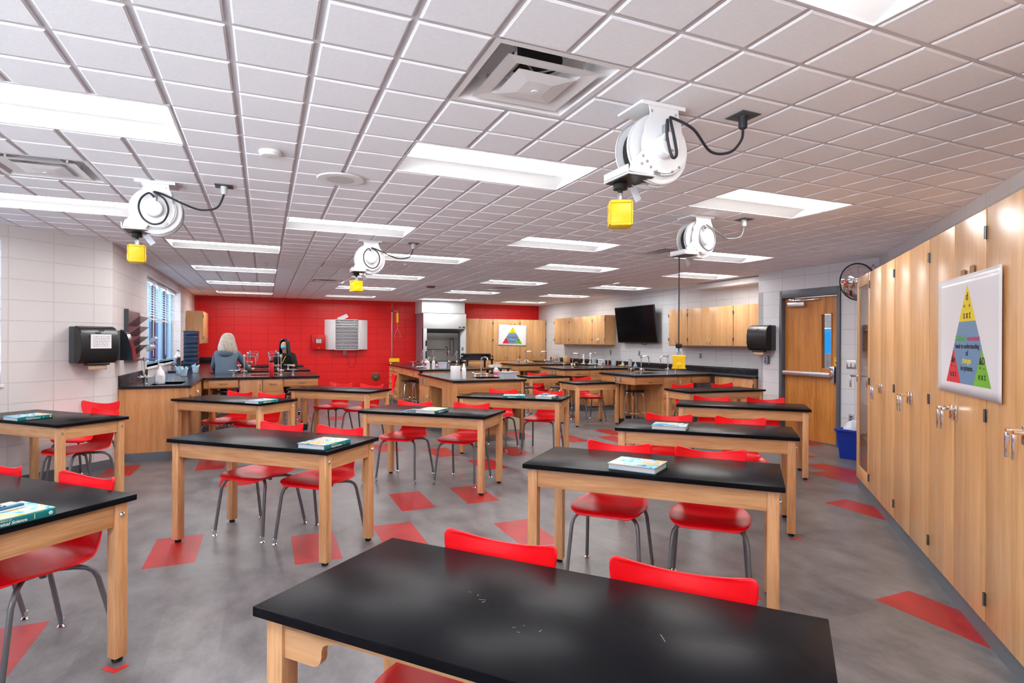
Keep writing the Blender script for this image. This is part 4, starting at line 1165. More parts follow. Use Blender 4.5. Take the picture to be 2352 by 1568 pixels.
# --- centre desks
D1 = (2.48, 3.64, 7.87, 9.92)
worktop('worktop', 'black top of the centre sink desk carrying the paper towel roll', [(D1[0], D1[2]), (D1[1], D1[2]), (D1[1], D1[3]), (D1[0], D1[3])], 'desk tops', [(3.0, 3.42, 8.22, 8.58)])
k = thing('desk_frame', 'oak frame and panels of the centre sink desk', 'desk', (0, 0, 0))
x0, x1, y0, y1 = D1[0] + .02, D1[1] - .02, D1[2] + .02, D1[3] - .02
MB().box(x0, x0 + .02, y0 + .062, y0 + .60, 0.0, zc1).build('side_panel', W_base, k, smooth=False)
MB().box(x0 + .02, x1 - .05, y0 + .01, y0 + .032, zc1 - .16, zc1 - .0, .001).build('front_apron', W_basex, k)
MB().box(x0 + .02, x1 - .05, y0 + .01, y0 + .032, zc1 - .215, zc1 - .17, .001).build('front_rail', W_basex, k)
MB().box(x0, x0 + .06, y0, y0 + .06, 0, zc1, .002).build('leg', W_base, k)
lg = MB().box(x1 - .06, x1, y0, y0 + .06, .1, zc1, .002).build('leg', W_base, k)
MB().box(x1 - .062, x1 + .002, y0 - .002, y0 + .062, 0, .1).build('leg_boot', M_grey, lg, smooth=False)
MB().box(x0 + .02, x1 - .06, y0 + .58, y0 + .6, .0, zc1 - .22).box(x0 + .05, x1 - .08, y0 + .3, y0 + .58, .42, .44).build('back_panel', W_basex, k, smooth=False)
MB().box(x0, x0 + .02, y0 + .6, y0 + 1.36, zc1 - .13, zc1).build('side_apron', W_basey, k, smooth=False)
MB().box(x1 - .02, x1, y0, y1, .3, zc1).build('side_panel', W_base, k, smooth=False)
cab('base_cabinet', 'oak cupboard with an arched pull at the far left corner of the sink desk', 'cabinet', (x0, y1 - .0, 0), R(-90), .64, 1.0, 0, zc1, [('door', 0, .64, .105, zc1 - .17, (1, zc1 - .35, 'pull')), ('door', 0, .64, zc1 - .165, zc1 - .005)], 'desk units', toe=.10)
tt = thing('wall_outlet', 'blue-grey outlet plate on the left side of the sink desk cupboard', 'outlet', (x0 - .001, 9.65, zc1 - .085), R(-90)); outlet(tt, Matrix(), .07, .1)
D2 = (2.80, 4.30, 11.1, 14.2)
worktop('worktop', 'black top of the far centre desk crowded with bottles and taps', [(D2[0], D2[2]), (D2[1], D2[2]), (D2[1], D2[3]), (D2[0], D2[3])], 'desk tops')
x0, x1, y0, y1 = D2[0] + .02, D2[1] - .02, D2[2] + .02, D2[3] - .02
k = thing('desk_frame', 'oak frame of the far centre desk with the red side-facing chair', 'desk', (0, 0, 0))
MB().box(x0, x0 + .02, y0, y1 - 1.1, zc1 - .14, zc1).build('side_apron', W_basey, k, smooth=False)
MB().box(x0 + .02, x1, y0, y0 + .02, zc1 - .14, zc1).build('front_apron', W_basex, k, smooth=False)
MB().box(x0 + .55, x0 + .57, y0, y1 - 1.1, 0, zc1).build('back_panel', W_base, k, smooth=False)
for yq in (y0, y0 + .0): pass
lg = MB().box(x0, x0 + .06, y0, y0 + .06, .1, zc1, .002).build('leg', W_base, k); MB().box(x0, x0 + .062, y0, y0 + .062, 0, .1).build('leg_boot', M_blackmat, lg, smooth=False)
lg = MB().box(x1 - .06, x1, y0, y0 + .06, .1, zc1, .002).build('leg', W_base, k); MB().box(x1 - .06, x1, y0, y0 + .062, 0, .1).build('leg_boot', M_blackmat, lg, smooth=False)
outlet(k, Matrix.Translation((x0 - .001, y0 + .55, zc1 - .07)) @ Matrix.Rotation(R(-90), 4, 'Z'), .09, .08)
outlet(k, Matrix.Translation((x0 - .001, y0 + 1.6, zc1 - .07)) @ Matrix.Rotation(R(-90), 4, 'Z'), .05, .06)
cab('base_cabinet', 'oak column of five drawers in the far centre desk', 'cabinet', (x0, y1 - .48, 0), R(-90), .6, 1.3, 0, zc1, [('drawer', 0, .6, .105 + i * .155, .26 + i * .155) for i in range(5)], 'desk units', toe=.10)
cab('base_cabinet', 'narrow oak drawer unit at the far end of the far centre desk', 'cabinet', (x0, y1, 0), R(-90), .475, 1.3, 0, zc1, [('drawer', 0, .475, .105 + i * .155, .26 + i * .155) for i in range(5)], 'desk units', toe=.10)
# ------------------------------------------------------------------ cord reels
def smooth_path(P, k=6):
    P = [Vector(p) for p in P]; out = []
    for i in range(len(P) - 1):
        p0 = P[max(i - 1, 0)]; p1 = P[i]; p2 = P[i + 1]; p3 = P[min(i + 2, len(P) - 1)]
        for j in range(k):
            s = j / k
            out.append(.5 * ((2 * p1) + (p2 - p0) * s + (2 * p0 - 5 * p1 + 4 * p2 - p3) * s * s + (3 * p1 - p0 - 3 * p2 + p3) * s ** 3))
    out.append(P[-1]); return out
def yellow_box(label, loc, rz=8):
    t = thing('outlet_box', label, 'power outlet', loc, R(rz), 'yellow hanging outlet boxes')
    MB().box(-.055, .055, -.050, .050, -.125, 0, .008).build('housing', M_yellow, t)
    mb = MB()
    for s in (-1, 1):
        mb.box(-.05, .05, s * .050, s * .056, -.118, -.006, .004)
        mb.lathe([(.025, 0), (.025, .006), (.018, .008)] if s > 0 else [(.018, -.008), (.025, -.006), (.025, 0)], (0, s * .052, -.085), 14, axis='y')
    for sx in (-1, 1):
        for sz in (-.117, -.008): mb.box(sx * .055, sx * .062, -.048, .048, sz - .008, sz + .006, .003)
    mb.build('cover_flange', M_yellow, t)
    MB().box(-.03, .03, -.058, -.052, -.045, -.012, .003).build('flip_lid', M_yellow, t); MB().box(-.03, .03, .052, .058, -.045, -.012, .003).build('flip_lid', M_yellow, t)
    MB().lathe([(.014, 0), (.017, .004), (.017, .03), (.012, .034), (.012, .045)], n=14).build('gland', M_chrome, t)
    return t
def reel(name_lab, box_lab, u, v, pu, pv, flip=1, cable=0.0, loopvar=0, tagl=True, brot=8):
    """u, v: mounting plate; pu, pv: socket plate, in ceiling feet"""
    X, Y = cX(u), cY(v)
    t = thing('cord_reel', name_lab, 'cord reel', (X, Y, CEIL - .009), 0, 'white ceiling cord reels')
    MB().box(-.125, .125, -.10, .10, -.012, 0, .002).box(-.125, .125, -.105, -.099, -.02, -.001).build('mounting_plate', M_white, t)
    zc = -.205
    # front plate: neck widening to a disc, arm to lower left
    def plate(y0, y1, r):
        pl = [(-.085, -.012)]
        pl += [(-.075, -.05), (-.080, -.075), (-.105, -.105)]
        pl += [(r * math.cos(R(a)) + .0, zc + r * math.sin(R(a))) for a in range(150, 196, 9)]
        pl += [(-.180, -.295), (-.195, -.34), (-.06, -.345), (-.035, -.315)]
        pl += [(r * math.cos(R(a)) + .0, zc + r * math.sin(R(a))) for a in range(255, 391, 9)]
        pl += [(.105, -.09), (.088, -.05), (.085, -.012)]
        return [(x * 1.0, z) for x, z in pl]
    r = .125
    MB().prism(plate(0, 0, r), -.10, -.094, 'xz').build('side_plate', M_white, t)
    mb = MB(); mb.box(-.200, -.045, -.10, .11, -.352, -.344, .002); mb.box(-.204, -.196, -.10, .10, -.344, -.31, .002)
    mb.build('guide_arm', M_white, t)
    MB().box(-.192, -.05, -.09, .10, -.356, -.351).build('guide_plate', M_black, t, smooth=False)
    # spool flanges
    for y, nm in ((-.068, 0), (-.045, 0), (.055, 0)):
        MB().lathe([(.04, y), (.162, y), (.168, y + (.006 if y < 0 else -.006)), (.168, y + .002), (.166, y + .004), (.04, y + .003)], (0, 0, zc), 40, axis='y').build('spool_flange', M_white, t)
    MB().lathe([(.11, -.040), (.135, -.03), (.135, .04), (.11, .05)], (0, 0, zc), 32, axis='y').build('wound_cord', M_blackmat, t, label='black cord wound on the spool')
    MB().lathe([(.048, -.155), (.055, -.150), (.058, -.10), (.058, -.095)], (.0, 0, zc), 28, axis='y').build('hub_cap', M_white, t)
    mb = MB(); mb.lathe([(0.0, -.1555), (.049, -.155)], (0, 0, zc), 28, axis='y'); mb.build('hub_face', M_white, t)
    for a in (40, 160, 280): MB().lathe([(.0, -.1585), (.006, -.158), (.006, -.154)], (.034 * math.cos(R(a)), 0, zc + .034 * math.sin(R(a))), 8, axis='y').build('bolt', M_steel, t)
    for (x, z) in ((-.07, -.045), (.07, -.045), (-.118, -.262), (-.125, -.30), (-.075, -.31), (-.095, -.285), (-.052, -.33), (.09, -.292), (.05, -.318)): MB().lathe([(.0, -.1035), (.007, -.103), (.007, -.099)], (x, 0, z), 8, axis='y').build('bolt', M_steel, t)
    MB().tube([(x, -.097, z) for x, z in [(.132 * math.cos(R(a)), zc + .132 * math.sin(R(a))) for a in range(-95, 31, 9)]], .004, 6).tube([(x, -.03, z) for x, z in [(.172 * math.cos(R(a)), zc + .172 * math.sin(R(a))) for a in range(-100, -15, 9)]], .004, 6).build('wire_guard', M_white, t)
    MB().box(-.012, .012, -.125, -.10, zc + .055, zc + .10, .003).build('cord_clamp', M_steel, t)
    # socket plate and feeding cord
    px, py = cX(pu) - X, cY(pv) - Y
    s = thing('ceiling_socket', 'grey ceiling socket plate feeding the ' + name_lab.split(' cord reel')[0].replace('white ', '') + ' cord reel', 'outlet', (cX(pu), cY(pv), CEIL - .009), 0, 'ceiling socket plates')
    MB().box(-.06, .06, -.06, .06, -.004, 0, .001).build('plate', M_dgrey, s)
    MB().lathe([(.018, -.062), (.021, -.055), (.021, -.03), (.024, -.004)], n=16).build('plug', M_ink if loopvar == 0 else M_lgrey, s)
    a = (0.005, -.13, zc + .085)
    if loopvar == 0:
        P = [(.0, -.13, zc + .02), (-.03, -.165, zc + .10), (-.035, -.17, zc + .02), (-.01, -.175, zc - .07), (.02, -.17, zc - .05), (.01, -.16, zc + .04), (.0, -.15, zc + .11), (.03, -.13, zc + .13), (px * .35, py * .3 - .08, zc + .10), (px * .62, py * .6 - .02, -.19), (px * .85, py * .9, -.185), (px * .98, py, -.12), (px, py, -.06)]
    else:
        P = [(0, -.13, zc + .08), (-.03, -.14, zc + .105), (-.075, -.15, zc + .06), (-.088, -.155, zc - .01), (-.06, -.155, zc - .08), (.0, -.16, zc - .115), (.06, -.155, zc - .09), (.09, -.15, zc - .01), (.065, -.145, zc + .07), (.0, -.14, zc + .115), (.06, -.12, zc + .105), (px * .4, py * .4 - .06, -.15), (px * .65, py * .7, -.18), (px * .9, py, -.16), (px, py, -.06)]
    MB().tube(smooth_path(P), .0068, 8).build('supply_cord', M_ink if loopvar < 2 else M_tube, t, label='black supply cord looping to the ceiling socket')
    bx, bz = -.135, -.36
    if cable > 0:
        MB().tube([(X + bx, Y + .06, CEIL + bz), (X + bx, Y + .06, CEIL + bz - cable)], .0055, 8).build('power_cord', M_ink, None, 'black cord hanging straight down from the right ceiling reel to its yellow box', cat='cord')
        st = thing('cord_stop', 'round black stop ball on the hanging cord above its yellow box', 'cord stop', (X + bx, Y + .06, CEIL + bz - cable + .045))
        MB().lathe([(.008, .022), (.026, .018), (.031, .0), (.026, -.018), (.008, -.022)], n=18).build('ball', M_blackmat, st)
    else:
        MB().lathe([(.03, -.0), (.035, -.006), (.035, -.028), (.012, -.032), (.012, -.05)], (bx, .06, -.356), 18).build('cord_stop', M_blackmat, t, label='black rubber cord stop')
    yellow_box(box_lab, (X + bx, Y + .06, CEIL + bz - .009 - (.085 if cable == 0 else cable + .03)), brot)
    if tagl:
        g = MB().box(-.02, .02, -.001, .001, -.075, 0).build('tag', M_plast, t, smooth=False, label='clear paper tag', loc=(bx + .06, .04, -.37)); g.rotation_euler = (R(10), R(-35), 0)
    return t
reel('nearest white cord reel hanging from the ceiling at top right', 'yellow outlet box hanging from the nearest ceiling cord reel', 3.1, 1.05, 4.6, .6, loopvar=0, brot=62)
reel('left white cord reel near the left light fitting', 'yellow outlet box hanging from the left cord reel before the white wall', -4.95, 9.35, -3.5, 8.9, loopvar=1, brot=98)
reel('middle white cord reel before the red wall', 'small yellow outlet box hanging from the middle cord reel', 1.0, 15.3, 2.6, 15.0, loopvar=1, brot=22)
reel('right white cord reel with its cord let down', 'yellow outlet box let down on a long cord in front of the right island', 9.2, 7.0, 10.7, 6.6, loopvar=2, cable=.86, brot=-38)
# ------------------------------------------------------------------ stools
def make_stool(h=.60):
    t = thing('lab_stool', 'x', 'stool', group='black-topped chrome lab stools')
    MB().lathe([(0, h - .03), (.15, h - .03), (.172, h - .022), (.176, h - .012), (.170, h - .002), (.0, h)], n=32).build('seat', M_black, t, label='round black seat')
    for k in range(4):
        a = R(45 + 90 * k); c, s = math.cos(a), math.sin(a)
        lg = MB().tube([(c * .11, s * .11, h - .035), (c * .145, s * .145, h - .06), (c * .165, s * .165, h - .12), (c * .205, s * .205, .012)], .0115, 8).build('leg', M_chrome, t)
        MB().lathe([(.018, 0), (.018, .012), (.013, .02)], (c * .205, s * .205, 0), 12).build('foot', M_chrome, lg)
    pts = [(math.cos(R(a)) * .188, math.sin(R(a)) * .188, .2) for a in range(0, 361, 15)]
    MB().tube(pts, .008, 8, cap=False).build('foot_ring', M_chrome, t)
    return t
st0 = make_stool()
st0.location = (6.20, 8.72, 0); st0['label'] = 'black-topped chrome stool in full view under the nearest right lab island'
for x, y, r, l in ((5.35, 10.05, 20, 'chrome stool just behind the short table of the nearest right island'), (2.86, 8.95, 10, 'chrome stool seen through the kneehole of the centre sink desk'), (2.98, 12.75, 0, 'left chrome stool in the kneehole of the far centre desk'), (3.12, 12.2, 30, 'right chrome stool in the kneehole of the far centre desk, behind the side-facing chair'),
                   (.50, 10.3, 15, 'black-topped chrome stool under the right kneehole of the nearest left peninsula'), (.55, 11.25, 40, 'black-topped chrome stool behind the nearest left peninsula'), (-.62, 11.22, 5, 'stool under the person in the grey-blue hoodie'), (.47, 13.2, 25, 'stool under the person in black'),
                   (6.15, 11.35, 0, 'chrome stool under the second right lab island'), (6.2, 13.7, 0, 'chrome stool under the farthest right lab island'), (4.72, 10.25, 12, 'chrome stool left of the short table of the second right island')):
    dup(st0, l, (x, y, 0), R(r))

# ------------------------------------------------------------------ taps and gas valves
def make_tap():
    t = thing('lab_faucet', 'x', 'faucet', group='lab bench faucets')
    MB().lathe([(.026, 0), (.026, .012), (.016, .02), (.016, .05), (.020, .055), (.020, .09), (.012, .10)], n=16).build('base', M_chrome, t)
    MB().tube([(0, 0, .09), (0, 0, .31)], .0085, 10).build('riser', M_chrome, t)
    MB().lathe([(.016, .285), (.022, .29), (.022, .33), (.012, .338), (0, .338)], n=14).build('swivel_head', M_chrome, t)
    MB().tube(smooth_path([(0, 0, .31), (.07, 0, .312), (.135, 0, .31), (.158, 0, .295), (.163, 0, .25)]), .0085, 10).build('spout', M_chrome, t)
    MB().tube([(.163, 0, .25), (.163, 0, .215), (.163, 0, .17)], [.010, .009, .004], 10).build('serrated_nozzle', M_steel, t)
    mb = MB()
    for s in (-1, 1):
        mb.tube([(0, 0, .075), (s * .035, -.02, .078)], .009, 8)
        for a in range(0, 180, 60):
            c, q = math.cos(R(a)), math.sin(R(a)); mb.tube([(s * .04 - c * .004, -.022 - c * .018, .078 - q * .02), (s * .04 + c * .004, -.022 + c * .018, .078 + q * .02)], .0045, 6)
    mb.build('cross_handles', M_chrome, t)
    return t
def make_valve():
    t = thing('gas_valve', 'x', 'gas valve', group='lab bench gas valves')
    MB().lathe([(.022, 0), (.022, .008), (.017, .012), (.017, .085), (.019, .09), (.012, .105), (0, .106)], n=16).build('turret', M_chrome, t)
    mb = MB()
    for s in (-1, 1):
        mb.tube([(0, 0, .088), (s * .045, 0, .092)], .007, 8); mb.tube([(s * .045, 0, .092), (s * .085, 0, .095)], [.0065, .0035], 8)
    mb.build('serrated_outlets', M_steel, t)
    MB().box(-.006, .006, -.045, .01, .10, .108, .002).build('lever', M_black, t)
    return t
tapo = make_tap(); valo = make_valve(); tfirst = [1]; vfirst = [1]
def tap(x, y, a, l):
    if tfirst[0]:
        tfirst[0] = 0; tapo.location = (x, y, CT); tapo.rotation_euler = (0, 0, R(a)); tapo['label'] = l; return tapo
    return dup(tapo, l, (x, y, CT), R(a))
def valve(x, y, a, l):
    if vfirst[0]:
        vfirst[0] = 0; valo.location = (x, y, CT); valo.rotation_euler = (0, 0, R(a)); valo['label'] = l; return valo
    return dup(valo, l, (x, y, CT), R(a))
for (ya, yb, who) in ROWL:
    ym = ya + .33
    nm = who + ' peninsula'
    tap(-.29, ym - .03, 0, 'left chrome faucet of the ' + nm + ', spout pointing right')
    tap(.25, ym - .03, 180, 'right chrome faucet of the ' + nm + ', spout pointing left')
    valve(-.44, ym - .03, 0, 'chrome gas valve at the left of the ' + nm)
    valve(.43, ym - .03, 0, 'chrome gas valve at the right of the ' + nm)
for (ya, yb, who) in ROWS:
    nm = who + ' lab island'
    ym = ya + .36
    tap(6.14, ym, 0, 'left chrome faucet of the ' + nm)
    tap(6.72, ym, 180, 'right chrome faucet of the ' + nm)
    valve(5.93, ym, 10, 'chrome gas valve near the free end of the ' + nm)
    valve(6.90, ym, -10, 'chrome gas valve on the wall side of the ' + nm)
tap(-1.47, 8.98, 0, 'chrome faucet at the left counter sink beside the white spray bottle')
valve(-1.40, 8.62, 20, 'chrome gas valve partly behind the white spray bottle')
for (x, y, a, l) in ((3.62, 14.0, 90, 'tall chrome tap at the far left of the far centre desk'), (3.86, 13.9, 90, 'second tall chrome tap at the far left of the far centre desk'), (4.02, 13.1, 100, 'left of two chrome taps at the back of the far centre desk'), (4.18, 13.0, 80, 'right of two chrome taps at the back of the far centre desk')): tap(x, y, a, l)
for i, (x, y, l) in enumerate(((3.14, 13.0, 'leftmost gas valve in the cluster on the far centre desk'), (3.28, 12.7, 'second gas valve in the cluster on the far centre desk'), (3.20, 12.35, 'gas valve nearest the bottles on the far centre desk'), (3.42, 13.2, 'gas valve at the back of the cluster on the far centre desk'))): valve(x, y, 30 * i, l)

# gooseneck faucet of the sink desk
t = thing('gooseneck_faucet', 'chrome gooseneck faucet with two wing handles on the centre sink desk', 'faucet', (3.22, 8.72, CT))
MB().tube(smooth_path([(0, 0, 0), (0, 0, .2), (.0, -.0, .26), (.015, -.02, .30), (.045, -.04, .315), (.075, -.06, .30), (.085, -.07, .25), (.086, -.07, .2)]), .010, 10).build('spout', M_chrome, t)
MB().box(-.12, .12, -.02, .02, .03, .05, .004).lathe([(.025, 0), (.02, .04)], (-.1, 0, 0), 14).lathe([(.025, 0), (.02, .04)], (.1, 0, 0), 14).lathe([(.022, 0), (.018, .05)], (0, 0, 0), 14).build('bridge', M_chrome, t)
for s in (-1, 1): MB().tube(smooth_path([(s * .1, 0, .05), (s * .13, -.01, .055), (s * .17, -.02, .075), (s * .19, -.02, .09)]), .006, 8).build('wing_handle', M_chrome, t)

# ------------------------------------------------------------------ bottles and small things on the desks
def bottle(name, label, cat, loc, prof, m, capprof=None, capm=None, group=None, band=None, pump=False, n=20, trigger=False):
    t = thing(name, label, cat, loc, 0, group)
    MB().lathe(prof, n=n).build('body', m, t)
    if capprof: c = MB().lathe(capprof, n=14).build('cap', capm or m, t)
    if band: MB().lathe([(band[0], band[1]), (band[0], band[2])], n=n).build('label_band', band[3], t)
    if pump:
        z = pump; MB().tube([(0, 0, z), (0, 0, z + .05), (.012, 0, z + .055), (.05, 0, z + .048)], .004, 6).build('nozzle', M_paper, t)
    if trigger:
        z = trigger
        MB().box(-.018, .04, -.012, .012, z, z + .03, .005).tube([(.03, 0, z + .005), (.036, 0, z - .035)], .004, 6).build('trigger_head', M_white, t)
    return t
t = bottle('spray_bottle', 'white spray bottle at the near end of the left counter', 'spray bottle', (-1.24, 8.62, CT), [(.0, .0), (.055, .002), (.06, .01), (.06, .12), (.045, .165), (.02, .20), (.018, .23)], M_white, trigger=.235)
MB().box(-.04, .04, -.0605, -.058, .03, .11).build('paper_label', mat('pale label', srgb(214, 216, 226), .5), t, smooth=False)
bottle('water_bottle', 'red water bottle with black cap on the nearest left peninsula', 'bottle', (.105, 10.0, CT), [(0, 0), (.036, .002), (.038, .01), (.038, .20), (.030, .215)], M_redp, [(.026, .215), (.028, .22), (.028, .245), (.01, .25), (0, .262)], M_black)
t = thing('towel_roll', 'upright roll of white paper towels on the centre sink desk', 'paper towels', (2.62, 8.20, CT))
MB().lathe([(.02, .001), (.072, .001), (.074, .006), (.074, .19), (.072, .196), (.02, .196)], n=32).build('roll', M_paper, t); MB().lathe([(.021, .0), (.021, .197)], n=16).build('core', M_brown, t)
bottle('squeeze_bottle', 'white squeeze bottle with pointed cap right of the towel roll', 'bottle', (2.76, 8.22, CT), [(0, 0), (.032, .001), (.033, .15), (.024, .17)], M_white, [(.024, .17), (.020, .185), (.006, .235), (0, .237)], M_white)
t = bottle('soap_bottle', 'white and pink hand soap bottle right of the gooseneck faucet', 'bottle', (3.44, 8.62, CT), [(0, 0), (.034, .001), (.035, .12), (.02, .14)], M_white, [(.012, .14), (.012, .16), (0, .162)], M_white, band=(.0356, .02, .075, M_pink), pump=.16)
def tub(name, label, cat, loc, w, d, h, rz=0, m=None):
    t = thing(name, label, cat, loc, rz)
    mb = MB(); k = .82; th = .004
    a, b = w / 2, d / 2
    o = [(-a * k, -b * k, 0), (a * k, -b * k, 0), (a * k, b * k, 0), (-a * k, b * k, 0), (-a, -b, h), (a, -b, h), (a, b, h), (-a, b, h)]
    i = [(x * (1 - th / a), y * (1 - th / b), z + (th if z == 0 else 0)) for x, y, z in o]
    mb.add(o + i, [(0, 3, 2, 1), (0, 1, 5, 4), (1, 2, 6, 5), (2, 3, 7, 6), (3, 0, 4, 7), (8, 9, 10, 11), (9, 8, 12, 13), (10, 9, 13, 14), (11, 10, 14, 15), (8, 11, 15, 12), (4, 5, 13, 12), (5, 6, 14, 13), (6, 7, 15, 14), (7, 4, 12, 15)])
    mb.build('tub', m or M_plast, t, smooth=False)
    mb = MB(); mb.box(-a - .008, a + .008, -b - .008, -b + .002, h - .012, h, .002).box(-a - .008, a + .008, b - .002, b + .008, h - .012, h, .002).box(-a - .008, -a + .002, -b, b, h - .012, h, .002).box(a - .002, a + .008, -b, b, h - .012, h, .002)
    mb.build('rim', m or M_plast, t)
    return t
tub('plastic_bin', 'frosted plastic bin of papers at the right end of the centre sink desk', 'bin', (3.42, 8.08, CT), .24, .17, .105, R(8))
for i in range(4):
    o = MB().box(-.09, .09, -.001, .001, 0, .085).build('paper_packet', M_paper if i % 2 else M_plast, None, ['white', 'grey', 'folded white', 'wrinkled grey'][i] + ' paper packet standing in the frosted bin on the sink desk', smooth=False, cat='paper', group='packets in the frosted bin', loc=(3.40 + .012 * i, 8.04 + .03 * i, CT + .008), rotz=R(8 + 7 * i))
bottle('wash_bottle', 'left white pump bottle on the near end of the far centre desk', 'bottle', (3.05, 11.35, CT), [(0, 0), (.034, .001), (.035, .14), (.02, .16)], M_white, [(.013, .16), (.013, .18), (0, .182)], M_white, pump=.18)
bottle('wash_bottle', 'right white pump bottle with long nozzle on the far centre desk', 'bottle', (3.17, 11.38, CT), [(0, 0), (.034, .001), (.035, .14), (.02, .16)], M_white, [(.013, .16), (.013, .18), (0, .182)], M_white, pump=.18)
bottle('reagent_bottle', 'white bottle with red label behind the pump bottles', 'bottle', (3.25, 12.25, CT), [(0, 0), (.038, .001), (.039, .12), (.02, .15)], M_white, [(.018, .15), (.018, .175), (0, .177)], M_white, band=(.0396, .03, .09, M_red))
bottle('small_bottle', 'small bottle with red and blue label beside the pump bottles', 'bottle', (3.27, 11.5, CT), [(0, 0), (.022, .001), (.022, .07), (.01, .085)], M_white, [(.01, .085), (.01, .10), (0, .1)], M_white, band=(.0225, .015, .06, M_pink))
tub('plastic_tub', 'clear plastic tub beside the pump bottles on the far centre desk', 'tub', (3.42, 11.6, CT), .17, .14, .13)
t = thing('goggles', 'white safety goggles lying left of the pump bottles', 'goggles', (2.98, 11.75, CT)); MB().tube(smooth_path([(-.08, 0, .02), (-.06, -.03, .035), (0, -.02, .03), (.06, -.03, .035), (.08, 0, .02)]), .012, 8).build('frame', M_paper, t); MB().tube(smooth_path([(-.08, 0, .02), (-.05, .08, .01), (.05, .08, .01), (.08, 0, .02)]), .005, 6).build('strap', M_blued, t)

# glassware along the right wall counter
def beaker(label, x, y, r, h, m=None, fill=None):
    t = thing('beaker', label, 'beaker', (x, y, CT), 0, 'glassware on the right wall counter')
    MB().lathe([(0, .002), (r, .002), (r, h), (r * 1.1, h + .004), (r * .96, h), (r * .95, .006), (0, .006)], n=20).build('glass', m or M_ware, t)
    if fill: MB().lathe([(0, .008), (r * .93, .008), (r * .93, fill[0]), (0, fill[0])], n=20).build('contents', fill[1], t)
    return t
def flask(label, x, y, r, h, fill=None, rod=False):
    t = thing('flask', label, 'flask', (x, y, CT), 0, 'glassware on the right wall counter')
    MB().lathe([(0, .002), (r, .004), (r, .015), (r * .35, h * .68), (r * .33, h * .95), (r * .42, h), (r * .30, h * .95), (r * .3, h * .68), (r * .93, .016), (0, .008)], n=20).build('glass', M_ware, t)
    if fill: MB().lathe([(0, .01), (r * .9, .012), (r * .55, h * .42), (0, h * .42)], n=20).build('contents', fill, t)
    if rod: MB().tube([(0, 0, .02), (.03, 0, h + .09)], .004, 6).build('stirring_rod', M_steel, t)
    return t
M_cyl = mat('pale blue plastic', srgb(150, 180, 210), .3)
beaker('tall blue-tinted beaker behind the second right island sink', 7.50, 12.25, .055, .17)
beaker('clear beaker below the right side of the television', 7.62, 11.55, .05, .13, None, (.05, M_cyl))
flask('flask with white contents and a stirring rod below the television', 7.80, 11.45, .05, .13, M_paper, True)
t = beaker('glass jar full of wooden sticks below the television', 7.80, 11.15, .045, .15)
mb = MB(); rr = random.Random(3)
for i in range(14):
    a = rr.uniform(0, 6.28); q = rr.uniform(0, .03); mb.tube([(q * math.cos(a), q * math.sin(a), .01), (q * 1.5 * math.cos(a + .3), q * 1.5 * math.sin(a + .3), .165 + rr.uniform(-.01, .015))], .004, 5)
o = mb.build('splints', W_oakz, t); o['kind'] = 'stuff'
flask('empty conical flask right of the jar of sticks', 7.78, 10.92, .05, .12)
for i, (x, y, l) in enumerate(((7.50, 12.75, 'left white plastic instrument stand behind the second right island'), (7.60, 12.60, 'right white plastic instrument stand behind the second right island'))):
    t = thing('instrument_stand', l, 'stand', (x, y, CT), R(-60), 'white instrument stands')
    MB().box(-.05, .05, -.035, .035, 0, .02, .004).build('base', M_white, t); MB().box(-.022, .022, -.012, .012, .02, .25 + .01 * i, .008).build('column', M_white, t); MB().box(-.01, .01, -.03, .0, .09, .11, .002).build('clip', M_black, t)
t = thing('white_carton', 'white printed carton with blue text behind the second right island', 'box', (7.50, 11.9, CT), R(-70)); MB().box(-.07, .07, -.05, .05, 0, .15, .002).build('carton', M_white, t); MB().box(-.05, .05, -.0512, -.05, .09, .13).box(-.04, .04, -.0512, -.05, .04, .06).build('print', M_cyl, t, smooth=False)
for i, (x, y, l) in enumerate(((7.60, 11.78, 'left measuring cylinder with red base beside the white carton'), (7.66, 11.70, 'right measuring cylinder with red base beside the white carton'))):
    t = thing('measuring_cylinder', l, 'measuring cylinder', (x, y, CT), 0, 'measuring cylinders'); MB().lathe([(0, 0), (.032, 0), (.034, .01), (.018, .03), (0, .03)], n=12).build('base', M_redp, t); MB().lathe([(.013, .03), (.013, .2), (.016, .203)], n=14).build('tube', M_ware, t)
t = thing('test_tube_rack', 'rack of test tubes with red liquid near the farthest right island', 'test tubes', (7.52, 14.30, CT), R(-60)); MB().box(-.11, .11, -.03, .03, 0, .012).box(-.11, .11, -.03, .03, .10, .108).box(-.11, -.10, -.03, .03, 0, .11).box(.10, .11, -.03, .03, 0, .11).build('rack', M_plast, t, smooth=False)
for i in range(5):
    tb = MB().lathe([(0, .012), (.012, .016), (.013, .2), (.015, .203)], (-.08 + i * .04, 0, 0), 12).build('test_tube', M_ware, t); MB().lathe([(0, .016), (.0115, .02), (.0115, .07), (0, .07)], (-.08 + i * .04, 0, 0), 10).build('red_liquid', M_redp, tb)
for i, (x, y, l) in enumerate(((7.72, 14.75, 'left small wooden block box beside the test tube rack'), (7.74, 14.1, 'right small wooden block box beside the test tube rack'))):
    t = thing('wooden_box', l, 'box', (x, y, CT), R(-90), 'wooden boxes'); MB().box(-.09, .09, -.06, .06, 0, .15, .003).build('body', W_cab, t); MB().box(-.03, .03, -.062, -.06, .05, .1).build('slot', W_oakx, t, smooth=False)
M_orange = mat('orange plastic', srgb(240, 130, 20), .4)
